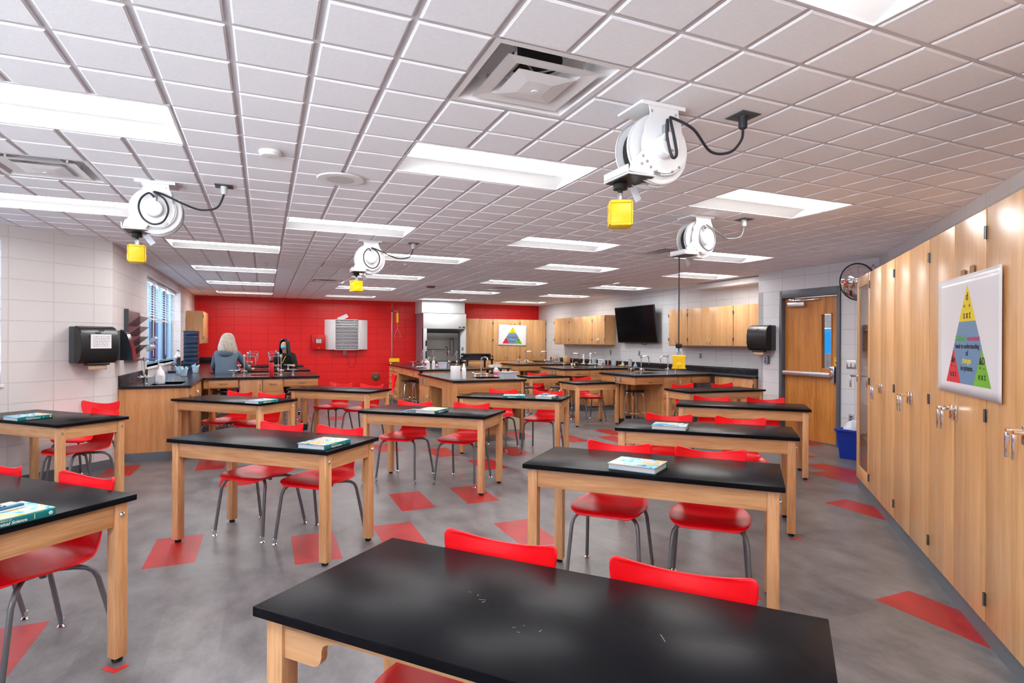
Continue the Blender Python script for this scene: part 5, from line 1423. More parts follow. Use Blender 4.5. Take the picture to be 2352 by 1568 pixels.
for i, (x, y, m, c) in enumerate(((7.62, 13.35, M_orange, 'orange'), (7.56, 12.42, M_orange, 'vivid orange'), (7.52, 12.08, M_yellow, 'yellow'), (7.66, 11.35, M_orange, 'amber'), (7.6, 11.2, M_yellow, 'pale yellow'), (7.64, 11.05, M_orange, 'deep orange'))):
    t = thing('model_part', c + ' molecule kit piece on the right wall counter ' + ['by the stands', 'left of the tall beaker', 'by the white carton', 'by the stirring rod flask', 'before the jar of sticks', 'near the empty flask'][i], 'toy part', (x, y, CT), R(40 * i), 'molecule kit pieces')
    MB().ball((-.03, 0, .018), .018).ball((.03, .01, .018), .018).build('balls', m, t); MB().tube([(-.03, 0, .018), (.03, .01, .018)], .005, 6).build('stick', m, t)
t = thing('hanging_tongs', 'pair of long steel tongs hanging below the leftmost wall cabinet', 'tongs', (7.9, 14.35, 1.40)); MB().tube([(0, 0, 0), (.0, .05, -.28)], .004, 6).tube([(0, 0, 0), (0, -.03, -.28)], .004, 6).build('arms', M_steel, t)

# left counter things
def microscope(label, loc, rz, m):
    t = thing('microscope', label, 'microscope', loc, rz, 'microscopes')
    MB().box(-.08, .08, -.11, .09, 0, .035, .01).build('base', m, t)
    MB().prism([(.02, .035), (.08, .035), (.085, .22), (.05, .27), (.01, .26), (.03, .2), (.04, .12)], -.02, .02, 'yz').build('arm', m, t)
    MB().box(-.06, .06, -.08, .03, .12, .135, .003).build('stage', M_black, t)
    MB().tube([(0, -.03, .2), (0, -.03, .25)], .028, 14).tube([(-.012, -.04, .15), (0, -.03, .2)], .010, 8).tube([(.014, -.02, .16), (0, -.03, .2)], .009, 8).build('nosepiece', M_chrome, t)
    MB().tube([(0, -.03, .25), (0, .0, .29), (0, .05, .36)], [.03, .02, .017], 12).build('body_tube', M_white, t); MB().tube([(0, .05, .36), (0, .06, .375)], .018, 12).build('eyepiece', M_black, t)
    mb = MB()
    for s in (-1, 1): mb.lathe([(.0, s * .035), (.02, s * .035), (.02, s * .022)][::1 if s > 0 else -1], (0, .06, .10), 12, axis='x')
    mb.build('focus_knob', M_black, t)
    return t
microscope('white and blue microscope on the left counter before the window', (-1.42, 11.6, CT), R(-30), M_blued)
microscope('second microscope half hidden behind the first on the left counter', (-1.45, 12.15, CT), R(20), M_blued)
M_glove = mat('pale blue glove latex', srgb(190, 222, 240), .5)
def glove_pile(label, loc):
    t = thing('glove_cup', label, 'gloves', loc, 0, 'cups of pale gloves'); MB().lathe([(0, 0), (.045, .002), (.055, .07), (.05, .07), (.04, .006)], n=18).build('cup', M_ware, t)
    r_ = random.Random(int(loc[1] * 100)); mb = MB()
    for i in range(7):
        a = i * .9; mb.tube([(.02 * math.cos(a), .02 * math.sin(a), .01), (.035 * math.cos(a), .035 * math.sin(a), .09), (.06 * math.cos(a + .3), .06 * math.sin(a + .3), .13 + r_.uniform(-.02, .03))], [.012, .016, .009], 7)
    mb.build('fingers', M_glove, t)
glove_pile('near cup of pale blue gloves on the left counter, beside the faucet', (-1.17, 10.4, CT)); glove_pile('second cup of pale blue gloves in front of the first microscope', (-1.3, 10.95, CT)); glove_pile('far cup of pale blue gloves in front of the dark tray stack', (-1.10, 11.35, CT))
M_bunch = mat('red trim plastic', srgb(120, 20, 24), .5)
for i in range(9):
    t = thing('storage_tray', 'dark blue storage tray, ' + ['lowest', 'second lowest', 'third from the bottom', 'fourth from the bottom', 'middle', 'fourth from the top', 'third from the top', 'second from the top', 'topmost'][i] + ' in the tall stack by the window', 'tray', (-1.30, 12.75, CT + i * .083), 0, 'stacked dark trays')
    MB().box(-.12, .11, -.20, .20, .001, .071, .008).build('tub', M_blued, t); MB().box(-.128, .118, -.21, .21, .071, .081, .003).build('rim', M_black, t)
    MB().box(.11, .14, -.20, -.15, .02, .06, .006).build('latch', M_bunch, t)
t = thing('drying_rack', 'maroon wall drying rack with rows of black pegs, above the left counter', 'drying rack', (XL, 9.0, 0))
MB().box(.002, .02, -.45, .45, 1.235, 1.86, .004).build('board', M_maroon, t)
MB().box(.001, .05, -.46, -.45, 1.235, 1.87).build('edge_strip', M_dgrey, t, smooth=False)
rows = [(z, 8) for z in (1.66, 1.53, 1.40, 1.29)]
for ri, (z, n) in enumerate(rows):
    for i in range(n):
        y = -.38 + i * .08
        MB().tube([(.02, y, z), (.16, y + .03, z + .125)], .0036, 6).build('peg', M_black, t)
        if len([1]) and ri == 0: pass
MB().box(.002, .10, -.45, .45, 1.205, 1.225, .003).build('drip_tray', M_maroon, t)
MB().tube(smooth_path([(.09, .15, 1.2), (.10, .16, 1.10), (.13, .1, .98), (.16, .05, CT + .01)]), .006, 6).build('drain_hose', M_paper, t, label='white drain hose')
for i in range(6):
    b = bottle('hanging_beaker', ['first', 'second', 'third', 'fourth', 'fifth', 'last'][i] + ' clear beaker upturned on the lower pegs of the drying rack', 'beaker', (XL + .19, 8.95 + i * .09, 1.37 + (.11 if i > 3 else 0)), [(0, .06), (.032, .055), (.035, -.03), (.038, -.034), (.033, -.03), (.03, .05)], M_ware, group='beakers on the drying rack')
    b.rotation_euler = (0, R(55), 0)

# ------------------------------------------------------------------ dispensers
def towel_dispenser(label, M, note=False):
    t = thing('towel_dispenser', label, 'paper towel dispenser'); t.matrix_world = M
    # local: x along the wall, -y out into the room, z up from its middle
    W = .20
    MB().box(-W, W, -.10, 0, -.20, .20, .012).build('back_case', M_dgrey, t)
    pr = [(-.095, -.20), (-.16, -.205), (-.205, -.16), (-.225, -.06), (-.225, .05), (-.21, .13), (-.17, .185), (-.12, .205), (-.095, .205)]
    o = MB().prism(pr, -W - .002, W + .002, 'yz').build('front_cover', M_black, t)
    bv = o.modifiers.new('b', 'BEVEL'); bv.width = .012; bv.segments = 3; bv.limit_method = 'ANGLE'; bv.angle_limit = R(40)
    MB().box(-.12, .12, -.19, -.12, -.225, -.20, .004).build('outlet_chute', M_black, t)
    m2 = MB(); n = 12; w = .10
    vs = []
    for i in range(n * 2 + 1):
        x = -w + 2 * w * i / (n * 2); vs += [(x, -.16, -.20), (x, -.175, -.27 - (.008 if i % 2 else 0))]
    m2.add(vs, [(2 * i, 2 * i + 1, 2 * i + 3, 2 * i + 2) for i in range(n * 2)])
    o = m2.build('paper_towel', M_brown, t); so = o.modifiers.new('t', 'SOLIDIFY'); so.thickness = .001
    mb = MB(); mb.box(-.03, .03, -.228, -.222, .145, .165, .003); o = mb.build('badge', M_dgrey if note else M_paper, t)
    mb = MB()
    for s in (-1, 0, 1): mb.tube([(s * .03, -.2235 + .014, -.115), (s * .03, -.2235 + .006, -.09)], .003, 5)
    mb.tube([(-.035, -.209, -.12), (.035, -.209, -.12)], .002, 5); mb.build('load_mark', M_dgrey, t)
    if note:
        o = MB().box(-.11, .11, -.2275, -.2262, -.04, .115).build('paper_notice', M_paper, t, smooth=False, label='white printed notice taped on the cover')
        m2 = MB(); rr = random.Random(8)
        for r_ in range(7):
            x = -.085
            while x < .08:
                l = rr.uniform(.008, .03); m2.box(x, min(x + l, .09), -.2279, -.2276, .085 - r_ * .017, .090 - r_ * .017); x += l + .008
        o2 = m2.build('print', mat('grey print', srgb(120, 120, 130), .6), o, smooth=False); o2['kind'] = 'stuff'
    return t
towel_dispenser('black paper towel dispenser with a white notice on the angled white wall at left', Matrix.Translation((XL - .27 * .707, 7.95 - .27 * .707, 1.425)) @ Matrix.Rotation(R(45), 4, 'Z'), True)
towel_dispenser('black paper towel dispenser on the wall beside the oak door', Matrix.Translation((7.5, 6.94, 1.555)) @ Matrix.Rotation(R(-90), 4, 'Z'))
t = thing('soap_dispenser', 'narrow black dispenser just right of the left towel dispenser', 'dispenser'); t.matrix_world = Matrix.Translation((XL, 8.16, 1.43)) @ Matrix.Rotation(R(90), 4, 'Z')
MB().box(-.10, .10, -.06, 0, -.19, .16, .01).build('back_case', M_dgrey, t)
o = MB().prism([(-.055, -.19), (-.19, -.2), (-.17, -.05), (-.12, .12), (-.07, .17), (-.055, .17)], -.10, .10, 'yz').build('front_cover', M_smoke, t)
t = thing('wall_outlet', 'dark metal outlet box below the door wall towel dispenser', 'outlet'); t.matrix_world = Matrix.Translation((7.5, 6.90, 1.20)) @ Matrix.Rotation(R(-90), 4, 'Z')
MB().box(-.038, .038, -.05, 0, -.06, .06, .004).build('box', M_grey, t); outlet(t, Matrix.Translation((0, -.05, 0)), .07, .11)
t = thing('light_switch', 'double light switch plate right of the oak door', 'light switch'); t.matrix_world = Matrix.Translation((7.5, 5.46, 1.18)) @ Matrix.Rotation(R(-90), 4, 'Z')
MB().box(-.07, .07, -.006, 0, -.06, .06, .002).build('plate', M_steel, t); MB().box(-.045, -.012, -.009, -.005, -.035, .035, .002).box(.012, .045, -.009, -.005, -.035, .035, .002).build('rocker', M_white, t)
t = thing('wall_outlet', 'steel outlet plate low on the wall above the blue bin', 'outlet'); t.matrix_world = Matrix.Translation((7.5, 5.46, .43)) @ Matrix.Rotation(R(-90), 4, 'Z'); outlet(t, Matrix(), .07, .115)
for i, (y, l) in enumerate(((12.3, 'left brown outlet plate under the wall cabinets left of the television'), (11.1, 'right brown outlet plate under the television'), (9.05, 'outlet plate under the widest cabinet right of the television'))):
    t = thing('wall_outlet', l, 'outlet', group='outlets over the right counter'); t.matrix_world = Matrix.Translation((XR, y, 1.22)) @ Matrix.Rotation(R(-90), 4, 'Z'); outlet(t, Matrix(), .075, .12)

# convex mirror
t = thing('convex_mirror', 'round convex mirror with black rim in the corner above the glass cabinet', 'mirror')
Mm = Matrix.Translation((7.04, 5.05, 2.27)) @ Matrix.Rotation(R(-88), 4, 'Z') @ Matrix.Rotation(R(8), 4, 'X')
t.matrix_world = Mm
n = 10; rr_ = .235
MB().lathe([(rr_ * math.sin(R(50) * i / n) / math.sin(R(50)), -.10 * (math.cos(R(50) * i / n) - math.cos(R(50))) / (1 - math.cos(R(50)))) for i in range(n, -1, -1)], n=40, axis='y').build('dome', mat('mirror', (.9, .9, .92, 1), .02, metal=1), t)
MB().tube([(rr_ * math.cos(R(a)), 0, rr_ * math.sin(R(a))) for a in range(0, 361, 10)], .010, 8, cap=False).build('rim', M_blackmat, t)
MB().lathe([(0, .012), (rr_, .008)], n=32, axis='y').build('back', M_black, t)
MB().tube([(0, .012, 0), (.05, .14, .1), (.10, .20, .20)], .009, 8).tube([(0, .012, 0), (.16, .16, .12), (.10, .20, .20)], .007, 8).build('bracket', M_steel, t)

# recycling bin with liner
t = thing('recycling_bin', 'blue plastic recycling bin beside the glass-door cabinet', 'bin', (6.98, 5.02, 0), R(12))
mb = MB(); w, d, h, k = .20, .15, .38, .80
def ringp(s, z): return [(-w * s, -d * s, z), (w * s, -d * s, z), (w * s, d * s, z), (-w * s, d * s, z)]
vs = ringp(k, .002) + ringp(1, h) + ringp(.96, h) + ringp(k * .95, .01)
mb.add(vs, [(3, 2, 1, 0)] + [(a, (a + 1) % 4, 4 + (a + 1) % 4, 4 + a) for a in range(4)] + [(4 + a, 4 + (a + 1) % 4, 8 + (a + 1) % 4, 8 + a) for a in range(4)] + [(8 + a, 8 + (a + 1) % 4, 12 + (a + 1) % 4, 12 + a) for a in range(4)] + [(12, 13, 14, 15)])
mb.build('tub', M_blue, t, smooth=False)
MB().box(-w - .015, w + .015, -d - .015, -d + .002, h - .03, h, .003).box(-w - .015, w + .015, d - .002, d + .015, h - .03, h, .003).box(-w - .015, -w + .002, -d, d, h - .03, h, .003).box(w - .002, w + .015, -d, d, h - .03, h, .003).build('rim', M_blue, t)
o = MB().ball((0, 0, h - .02), w * .88, d * .86, .13, 18, 10).build('bin_liner', M_plast, t, label='translucent liner full of waste paper')
dp = o.modifiers.new('d', 'DISPLACE'); tx_ = bpy.data.textures.new('crumple', 'CLOUDS'); tx_.noise_scale = .06; dp.texture = tx_; dp.strength = .05
sb = o.modifiers.new('s', 'SUBSURF'); sb.levels = 1; sb.render_levels = 1; o.modifiers.move(1, 0)
MB().tube(smooth_path([(.06, -.1, h + .06), (.09, -.12, h + .13), (.13, -.1, h + .10), (.12, -.06, h + .05)]), .006, 6).build('orange_strip', M_orange, t)

# ------------------------------------------------------------------ far wall: goggles, fire blanket, shower, hood
t = thing('goggle_cabinet', 'open white goggle cabinet with rows of glasses on the red wall', 'cabinet', (2.08, YB, 1.65))
MB().box(-.32, .32, -.012, 0, -.42, .42).box(-.32, -.305, -.20, -.012, -.42, .42).box(.305, .32, -.20, -.012, -.42, .42).box(-.32, .32, -.20, -.012, .405, .42).box(-.32, .32, -.20, -.012, -.42, -.405).build('case', M_white, t, smooth=False)
for s in (-1, 1):
    mb = MB(); mb.box(0, .31, -.012, .0, -.41, .41, .002); o = mb.build('door', M_white, t, loc=(s * .32, -.20, 0)); o.rotation_euler = (0, 0, R(36) if s > 0 else R(144))
    if s > 0: MB().lathe([(.012, -.018), (.012, -.01)], (.27, 0, 0), 10, axis='y').build('lock', M_steel, o)
MB().box(-.305, .305, -.195, -.17, .34, .36).tube([(-.2, -.15, .36), (-.2, -.15, .40)], .02, 10).tube([(.2, -.15, .36), (.2, -.15, .40)], .02, 10).build('lamp_housing', M_lgrey, t, smooth=False)
rr = random.Random(12)
for r_ in range(7):
    zz = .26 - r_ * .098
    MB().box(-.303, .303, -.16, -.02, zz - .045, zz - .04).build('rack_bar', M_white, t, smooth=False)
for r_ in range(7):
    for c in range(3):
        zz = .26 - r_ * .098; xx = -.2 + c * .2
        g_ = thing('safety_glasses', 'pair of safety glasses in the goggle cabinet, %s row from the top, %s' % (['first', 'second', 'third', 'fourth', 'fifth', 'sixth', 'lowest'][r_], ['left', 'middle', 'right'][c]), 'glasses', (2.08 + xx, YB - .17, 1.65 + zz - .035), R(rr.uniform(-8, 8)), 'safety glasses in the goggle cabinet')
        o = MB().tube(smooth_path([(-.085, .05, .015), (-.075, .0, .03), (-.04, -.015, .035), (0, -.012, .022), (.04, -.015, .035), (.075, 0, .03), (.085, .05, .015)]), .006, 6).build('frame', M_ink, g_)
        MB().box(-.07, -.01, -.014, -.011, .0, .034, .001).box(.01, .07, -.014, -.011, .0, .034, .001).build('lenses', M_glass, g_)
o = MB().box(-.14, .14, -.06, .06, 0, .004).build('paper_sheet', M_paper, None, 'white paper lying crooked on top of the goggle cabinet', smooth=False, cat='paper', loc=(1.98, YB - .10, 2.12)); o.rotation_euler = (R(60), R(-25), 0)
t = thing('wall_outlet', 'white outlet below the goggle cabinet with a hanging black cord', 'outlet', (2.05, YB, 1.16)); outlet(t, Matrix(), .075, .12)
MB().tube(smooth_path([(0, -.02, -.03), (.02, -.02, -.1), (.10, -.015, -.2), (.12, -.012, -.38), (.2, -.012, -.42), (.28, -.012, -.3), (.32, -.012, -.0), (.34, -.012, .07)]), .004, 6).build('cord', M_ink, t)
t = thing('fire_blanket_box', 'red steel fire blanket box on the red wall left of the goggle cabinet', 'fire blanket', (1.35, YB, 1.44))
MB().box(-.175, .175, -.13, 0, -.20, .20, .006).build('case', mat('red enamel', srgb(200, 12, 18), .3), t); o = MB().box(-.075, .075, -.133, -.13, -.03, .09, .002).build('sign_plate', M_ink, t); MB().box(-.066, .066, -.1345, -.133, -.022, .082).build('sign_face', M_lgrey, o, smooth=False)
text('FIRE', .036, M_ink, o, Matrix.Translation((0, -.1352, .055)) @ Matrix.Rotation(R(90), 4, 'X')); text('BLANKET', .028, M_ink, o, Matrix.Translation((0, -.1352, .012)) @ Matrix.Rotation(R(90), 4, 'X'))
MB().lathe([(.0, -.15), (.014, -.148), (.014, -.13)], (0, 0, -.15), 12, axis='y').build('knob', M_brown, t)
M_copper = mat('copper pipe', srgb(190, 100, 60), .4, metal=.6)
t = thing('safety_shower', 'chrome safety shower and eyewash column with yellow fittings on the red wall', 'safety shower', (3.30, YB - .25, 0))
MB().tube([(0, 0, 0), (0, 0, 2.35)], .018, 12).build('riser_pipe', M_chrome, t); MB().tube([(0, 0, 2.35), (0, 0, CEIL)], .012, 10).build('supply_pipe', M_copper, t)
MB().lathe([(.03, -.03), (.03, .03)], (0, 0, 2.33), 12).lathe([(.035, -.02), (.035, .02)], (0, 0, .55), 12).lathe([(.10, 0), (.02, .03)], (0, 0, 0), 16).build('pipe_collar', M_black, t)
MB().tube([(0, 0, 2.33), (.14, -.02, 2.33), (.16, -.02, 2.30)], .014, 8).build('valve_arm', M_chrome, t)
MB().box(.12, .18, -.04, 0, 2.0, 2.28, .01).build('instruction_tag', M_yellow, t, label='yellow instruction tag')
MB().tube([(.15, -.03, 2.0), (.15, -.03, 1.85), (.05, -.03, 1.6), (.25, -.03, 1.6), (.15, -.03, 1.85)], .005, 6).build('pull_handle', M_steel, t, label='triangular pull handle')
MB().lathe([(.02, -.06), (.10, -.03), (.13, .0), (.125, 0), (.09, -.025), (0, -.05)], (0.02, -.16, .90), 22).build('eyewash_bowl', M_steel, t)
MB().box(-.13, .15, -.30, -.27, .90, 1.0, .02).build('eyewash_sign', M_yellow, t, label='yellow eyewash sign'); MB().box(-.11, -.07, -.29, -.27, .62, .88, .006).build('push_flag', M_yellow, t)
t = thing('wall_disc', 'round bronze access cover low on the red wall', 'cover plate', (2.90, YB, .47)); MB().lathe([(0, -.012), (.11, -.012), (.125, -.004), (.125, 0)], n=32, axis='y').build('disc', mat('bronze', srgb(110, 78, 50), .45, metal=.4), t); MB().lathe([(0, -.016), (.012, -.015), (.012, -.012)], n=10, axis='y').build('screw', M_lgrey, t)

# fume hood
hx0, hx1, hy = 4.05, 5.30, 15.6
t = thing('fume_hood', 'tall light grey fume hood with a glass sash between the red wall parts', 'fume hood', (0, 0, 0))
dpt = YB - .005
MB().box(hx0, hx0 + .02, hy + .02, dpt, .9, 2.27).build('side_panel', M_hoodside_bounce, t, smooth=False)
MB().box(hx1 - .02, hx1, hy + .02, dpt, .9, 2.27).build('side_panel', M_lgrey, t, smooth=False)
MB().box(hx0 - .03, hx0 - .025 + 1.25, hy + .06, dpt, 2.27, CEIL - .001, .002).build('top_enclosure', M_lgrey, t, label='grey duct enclosure up to the ceiling')
MB().box(hx0, hx1, hy, hy + .03, 1.83, 2.255, .004).build('header_panel', M_lgrey, t)
MB().prism([(hy + .03, 1.83), (hy + .001, 1.83), (hy + .14, 1.73), (hy + .16, 1.73)], hx0 + .04, hx1 - .04, 'yz').build('air_foil', M_tube, t, smooth=False)
MB().box(hx0, hx0 + .10, hy, hy + .12, .9, 1.83, .004).build('left_post', M_lgrey, t); MB().prism([(hx1 - .16, hy + .14), (hx1 - .02, hy), (hx1, hy), (hx1, hy + .14)], .9, 1.83, 'xy').build('right_post', M_lgrey, t, smooth=False)
MB().box(hx0 + .1, hx0 + .115, hy + .10, hy + .13, .93, 1.73).box(hx1 - .175, hx1 - .16, hy + .10, hy + .13, .93, 1.73).box(hx0 + .1, hx1 - .16, hy + .10, hy + .13, 1.71, 1.73).build('sash_frame', M_ink, t, smooth=False)
MB().box(hx0 + .115, hx1 - .175, hy + .112, hy + .118, 1.25, 1.71).build('sash_glass', M_glass, t, smooth=False)
MB().box(hx0 + .02, hx1 - .02, dpt - .14, dpt - .12, .9, 2.2).build('rear_baffle', mat('hood liner', srgb(206, 206, 200), .5, noise=.08, nscale=3), t, smooth=False)
MB().box(hx0 - .0, hx1, hy - .02, dpt, .87, .905, .003).build('work_surface', M_epoxy, t)
mb = MB(); mb.tube([(hx0 + .12, dpt - .3, 1.24), (hx1 - .45, dpt - .3, 1.24)], .008, 6); mb.tube([(hx1 - .45, dpt - .3, 1.32), (hx1 - .40, dpt - .3, 1.30), (hx1 - .38, dpt - .3, 1.08), (hx1 - .32, dpt - .3, 1.05)], .012, 6)
mb.tube(smooth_path([(hx1 - .31, dpt - .3, 1.08), (hx1 - .31, dpt - .3, 1.5), (hx1 - .26, dpt - .3, 1.56), (hx1 - .21, dpt - .3, 1.5), (hx1 - .21, dpt - .3, 1.12), (hx1 - .26, dpt - .3, 1.06)]), .009, 6); mb.build('hose_and_rod', M_ink, t)
MB().box(hx1 - .22, hx1 - .04, hy - .004, hy, 1.86, 1.895, .002).build('name_plate', M_ink, t); MB().box(hx1 - .17, hx1 - .11, hy - .006, hy - .004, 1.867, 1.888).build('name_strip', M_white, t, smooth=False)
Mp = Matrix.Translation((hx1 - .075, hy + .055, 1.15)) @ Matrix.Rotation(R(-45), 4, 'Z')
mb = MB(Mp); mb.lathe([(0, -.03), (.018, -.03), (.018, 0)], (.02, 0, -.02), 10, axis='y'); mb.lathe([(0, -.03), (.018, -.03), (.018, 0)], (.02, 0, -.12), 10, axis='y'); mb.build('valve_knobs', M_black, t)
outlet(t, Mp @ Matrix.Translation((-.01, 0, .12)), .06, .10); outlet(t, Mp @ Matrix.Translation((-.01, 0, -.2)), .06, .10)
mb = MB()
for x in (.2, .6, 1.0): mb.lathe([(0, hy + .056), (.008, hy + .056), (.008, hy + .06)], (hx0 + x, 0, 2.52), 8, axis='y')
mb.build('screws', M_ink, t)
MB().box(hx0 + .06, hx0 + .10, hy - .012, hy, 1.35, 1.5, .003).box(hx0 + .06, hx0 + .10, hy - .006, hy, 1.0, 1.2, .002).build('gauge', M_ink, t)
cab('base_cabinet', 'oak base cabinet carrying the fume hood', 'cabinet', (hx0, hy + .03, 0), 0, 1.25, .8, 0, .868, pair(0, 1.25, .105, .865, .75), None, toe=.10)

# carts before the far cabinets
t = thing('utility_cart', 'black utility cart with open shelves before the fume hood and tall cabinets', 'cart', (5.25, 14.6, 0), R(5))
for x in (-.36, .36):
    for y in (-.22, .22):
        lg = MB().box(x - .02, x + .02, y - .02, y + .02, .08, 1.0).build('leg', M_black, t, smooth=False); MB().lathe([(0, -.015), (.035, -.015), (.035, .015), (0, .015)], (x, y, .036), 12, axis='y').build('caster', M_blackmat, lg)
for z in (.20, .60, .98): MB().box(-.40, .40, -.26, .26, z, z + .035, .004).build('shelf', M_black, t)
rr = random.Random(4)
for i in range(5):
    o = MB().box(-.36, .36, -.2, .2, 0, .026, .005).build('black_case', M_black if i % 2 else M_ink, None, ['lowest', 'second', 'middle', 'fourth', 'topmost'][i] + ' flat black case of the untidy pile on the utility cart', cat='case', group='flat cases piled on the cart', loc=(5.25 + rr.uniform(-.04, .06), 14.6 + rr.uniform(-.03, .03), 1.016 + i * .0275), rotz=R(rr.uniform(-6, 8)))
t = thing('low_cart', 'low black cart with white boxes beside the utility cart', 'cart', (4.95, 12.6, 0), R(4))
for x in (-.3, .3):
    for y in (-.2, .2): MB().box(x - .018, x + .018, y - .018, y + .018, 0, .84).build('leg', M_black, t, smooth=False)
MB().box(-.34, .34, -.23, .23, .83, .86, .004).build('shelf', M_black, t); MB().box(-.34, .34, -.23, .23, .35, .38, .004).build('shelf', M_black, t)
o = MB().box(-.13, .13, -.09, .09, 0, .05, .01).build('white_case', M_white, None, 'white flat box on the low black cart', cat='box', loc=(5.0, 12.6, .861), rotz=R(6)); o = MB().box(-.11, .11, -.08, .08, 0, .02, .005).build('white_case', M_lgrey, None, 'grey lid lying on the white flat box of the low black cart', cat='box', loc=(5.0, 12.6, .912), rotz=R(15))
t = thing('waste_bin', 'beige plastic waste bin under the right end of the centre sink desk', 'bin', (3.88, 8.95, 0)); M_beige = mat('beige plastic', srgb(206, 196, 176), .5)
MB().prism([(-.13, -.10), (.13, -.10), (.13, .10), (-.13, .10)], 0, .36).build('tub', M_beige, t, smooth=False); MB().box(-.14, .14, -.11, .11, .36, .385, .004).build('rim', M_beige, t)
# ------------------------------------------------------------------ people
def skin_body(name, nodes, edges, root, m, parent=None, sub=2):
    """nodes: name -> (co, rx, ry); edges list of pairs"""
    keys = list(nodes); ix = {k: i for i, k in enumerate(keys)}
    me = bpy.data.meshes.new(name); me.from_pydata([nodes[k][0] for k in keys], [(ix[a], ix[b]) for a, b in edges], [])
    o = bpy.data.objects.new(name, me); COL.objects.link(o); o.parent = parent
    sk = o.modifiers.new('skin', 'SKIN'); sk.use_smooth_shade = True
    if not me.skin_vertices: me.skin_vertices.new() if hasattr(me.skin_vertices, 'new') else None
    sv = me.skin_vertices[0].data
    for k in keys:
        r = nodes[k][1:]; sv[ix[k]].radius = (r[0], r[1] if len(r) > 1 else r[0]); sv[ix[k]].use_root = (k == root)
    ss = o.modifiers.new('sub', 'SUBSURF'); ss.levels = sub; ss.render_levels = sub
    dg = bpy.context.evaluated_depsgraph_get(); bpy.context.view_layer.update()
    me2 = bpy.data.meshes.new_from_object(o.evaluated_get(dg)); o.modifiers.clear(); o.data = me2
    me2.materials.clear(); me2.materials.append(m)
    for p in me2.polygons: p.use_smooth = True
    return o
def hand(nodes, edges, wrist, palm_dir, side_dir, tag_):
    w = Vector(nodes[wrist][0]); d = Vector(palm_dir).normalized(); s = Vector(side_dir).normalized(); up = d.cross(s).normalized()
    nodes[tag_ + 'palm'] = (tuple(w + d * .045), .034, .016); edges.append((wrist, tag_ + 'palm'))
    for i, (off, L) in enumerate(((-.027, .062), (-.009, .074), (.009, .070), (.027, .055))):
        a = w + d * .085 + s * off; b = a + d * L * .55 - up * .006; c = a + d * L - up * .022
        for nm, p, r in (('a', a, .010), ('b', b, .0085), ('c', c, .0075)): nodes['%sf%d%s' % (tag_, i, nm)] = (tuple(p), r, r)
        edges += [(tag_ + 'palm', '%sf%da' % (tag_, i)), ('%sf%da' % (tag_, i), '%sf%db' % (tag_, i)), ('%sf%db' % (tag_, i), '%sf%dc' % (tag_, i))]
    a = w + d * .035 - s * .036; b = a + d * .035 - s * .018
    nodes[tag_ + 'ta'] = (tuple(a), .011, .011); nodes[tag_ + 'tb'] = (tuple(b), .009, .009); edges += [(tag_ + 'palm', tag_ + 'ta'), (tag_ + 'ta', tag_ + 'tb')]
def seated(seat, lean, hand_l, hand_r, sp=1.0, headyaw=0):
    """local frame: facing +y, x to the person's right, origin on the floor under the hips"""
    hz = seat + .09
    sh = Vector((0, lean, hz + .46)); nk = Vector((0, lean + .01, hz + .54)); hd = Vector((0, lean + .03, hz + .68))
    N = {'hip': ((0, 0, hz), .15, .11), 'waist': ((0, lean * .35, hz + .17), .125, .095), 'chest': ((0, lean * .8, hz + .34), .15, .105), 'neckb': (tuple(sh + Vector((0, 0, .02))), .07, .06), 'neck': (tuple(nk), .050, .052), 'jaw': (tuple(nk + Vector((0, .02, .07))), .060, .068), 'head': (tuple(hd), .078, .092), 'crown': (tuple(hd + Vector((0, -.01, .075))), .055, .065)}
    E = [('hip', 'waist'), ('waist', 'chest'), ('chest', 'neckb'), ('neckb', 'neck'), ('neck', 'jaw'), ('jaw', 'head'), ('head', 'crown')]
    for s, h, t in ((-1, hand_l, 'l'), (1, hand_r, 'r')):
        S = sh + Vector((s * .17, 0, -.02)); Wp = Vector(h)
        mid = (S + Wp) / 2; el = mid + Vector((s * .05, -.04, -.11))
        N[t + 'sh'] = (tuple(S), .056, .056); N[t + 'ua'] = (tuple((S + el) / 2), .046, .046); N[t + 'el'] = (tuple(el), .038, .038); N[t + 'fa'] = (tuple((el * .5 + Wp * .5)), .034, .034); N[t + 'wr'] = (tuple(Wp), .026, .020)
        E += [('neckb' if False else 'chest', t + 'sh'), (t + 'sh', t + 'ua'), (t + 'ua', t + 'el'), (t + 'el', t + 'fa'), (t + 'fa', t + 'wr')]
        dd = (Wp - el); dd.z = 0
        hand(N, E, t + 'wr', dd, Vector((dd.y, -dd.x, 0)), t)
        hp = Vector((s * .10, .05, hz - .02)); kn = Vector((s * .14, .44, hz - .02)); an = Vector((s * .14, .34, .22 + .09)); an = Vector((s * .15, .36, max(.10, hz - .47)))
        N[t + 'hp'] = (tuple(hp), .088, .088); N[t + 'th'] = (tuple((hp + kn) / 2), .075, .075); N[t + 'kn'] = (tuple(kn), .058, .058); N[t + 'cf'] = (tuple(kn * .55 + an * .45), .052, .052); N[t + 'an'] = (tuple(an), .036, .036); N[t + 'ft'] = (tuple(an + Vector((0, .12, -.05))), .040, .028)
        E += [('hip', t + 'hp'), (t + 'hp', t + 'th'), (t + 'th', t + 'kn'), (t + 'kn', t + 'cf'), (t + 'cf', t + 'an'), (t + 'an', t + 'ft')]
    return N, E, hd, nk, sh
def garment(N, E, keep, grow, name, m, parent, root, limit=None):
    N2 = {k: (N[k][0],) + tuple(r + grow for r in N[k][1:]) for k in keep}
    E2 = [(a, b) for a, b in E if a in N2 and b in N2]
    return skin_body(name, N2, E2, root, m, parent)
def slim(N):
    return {k: ((v[0], v[1] * .72, v[2] * .72) if k in ('hip', 'waist', 'chest', 'neckb') else v) for k, v in N.items()}
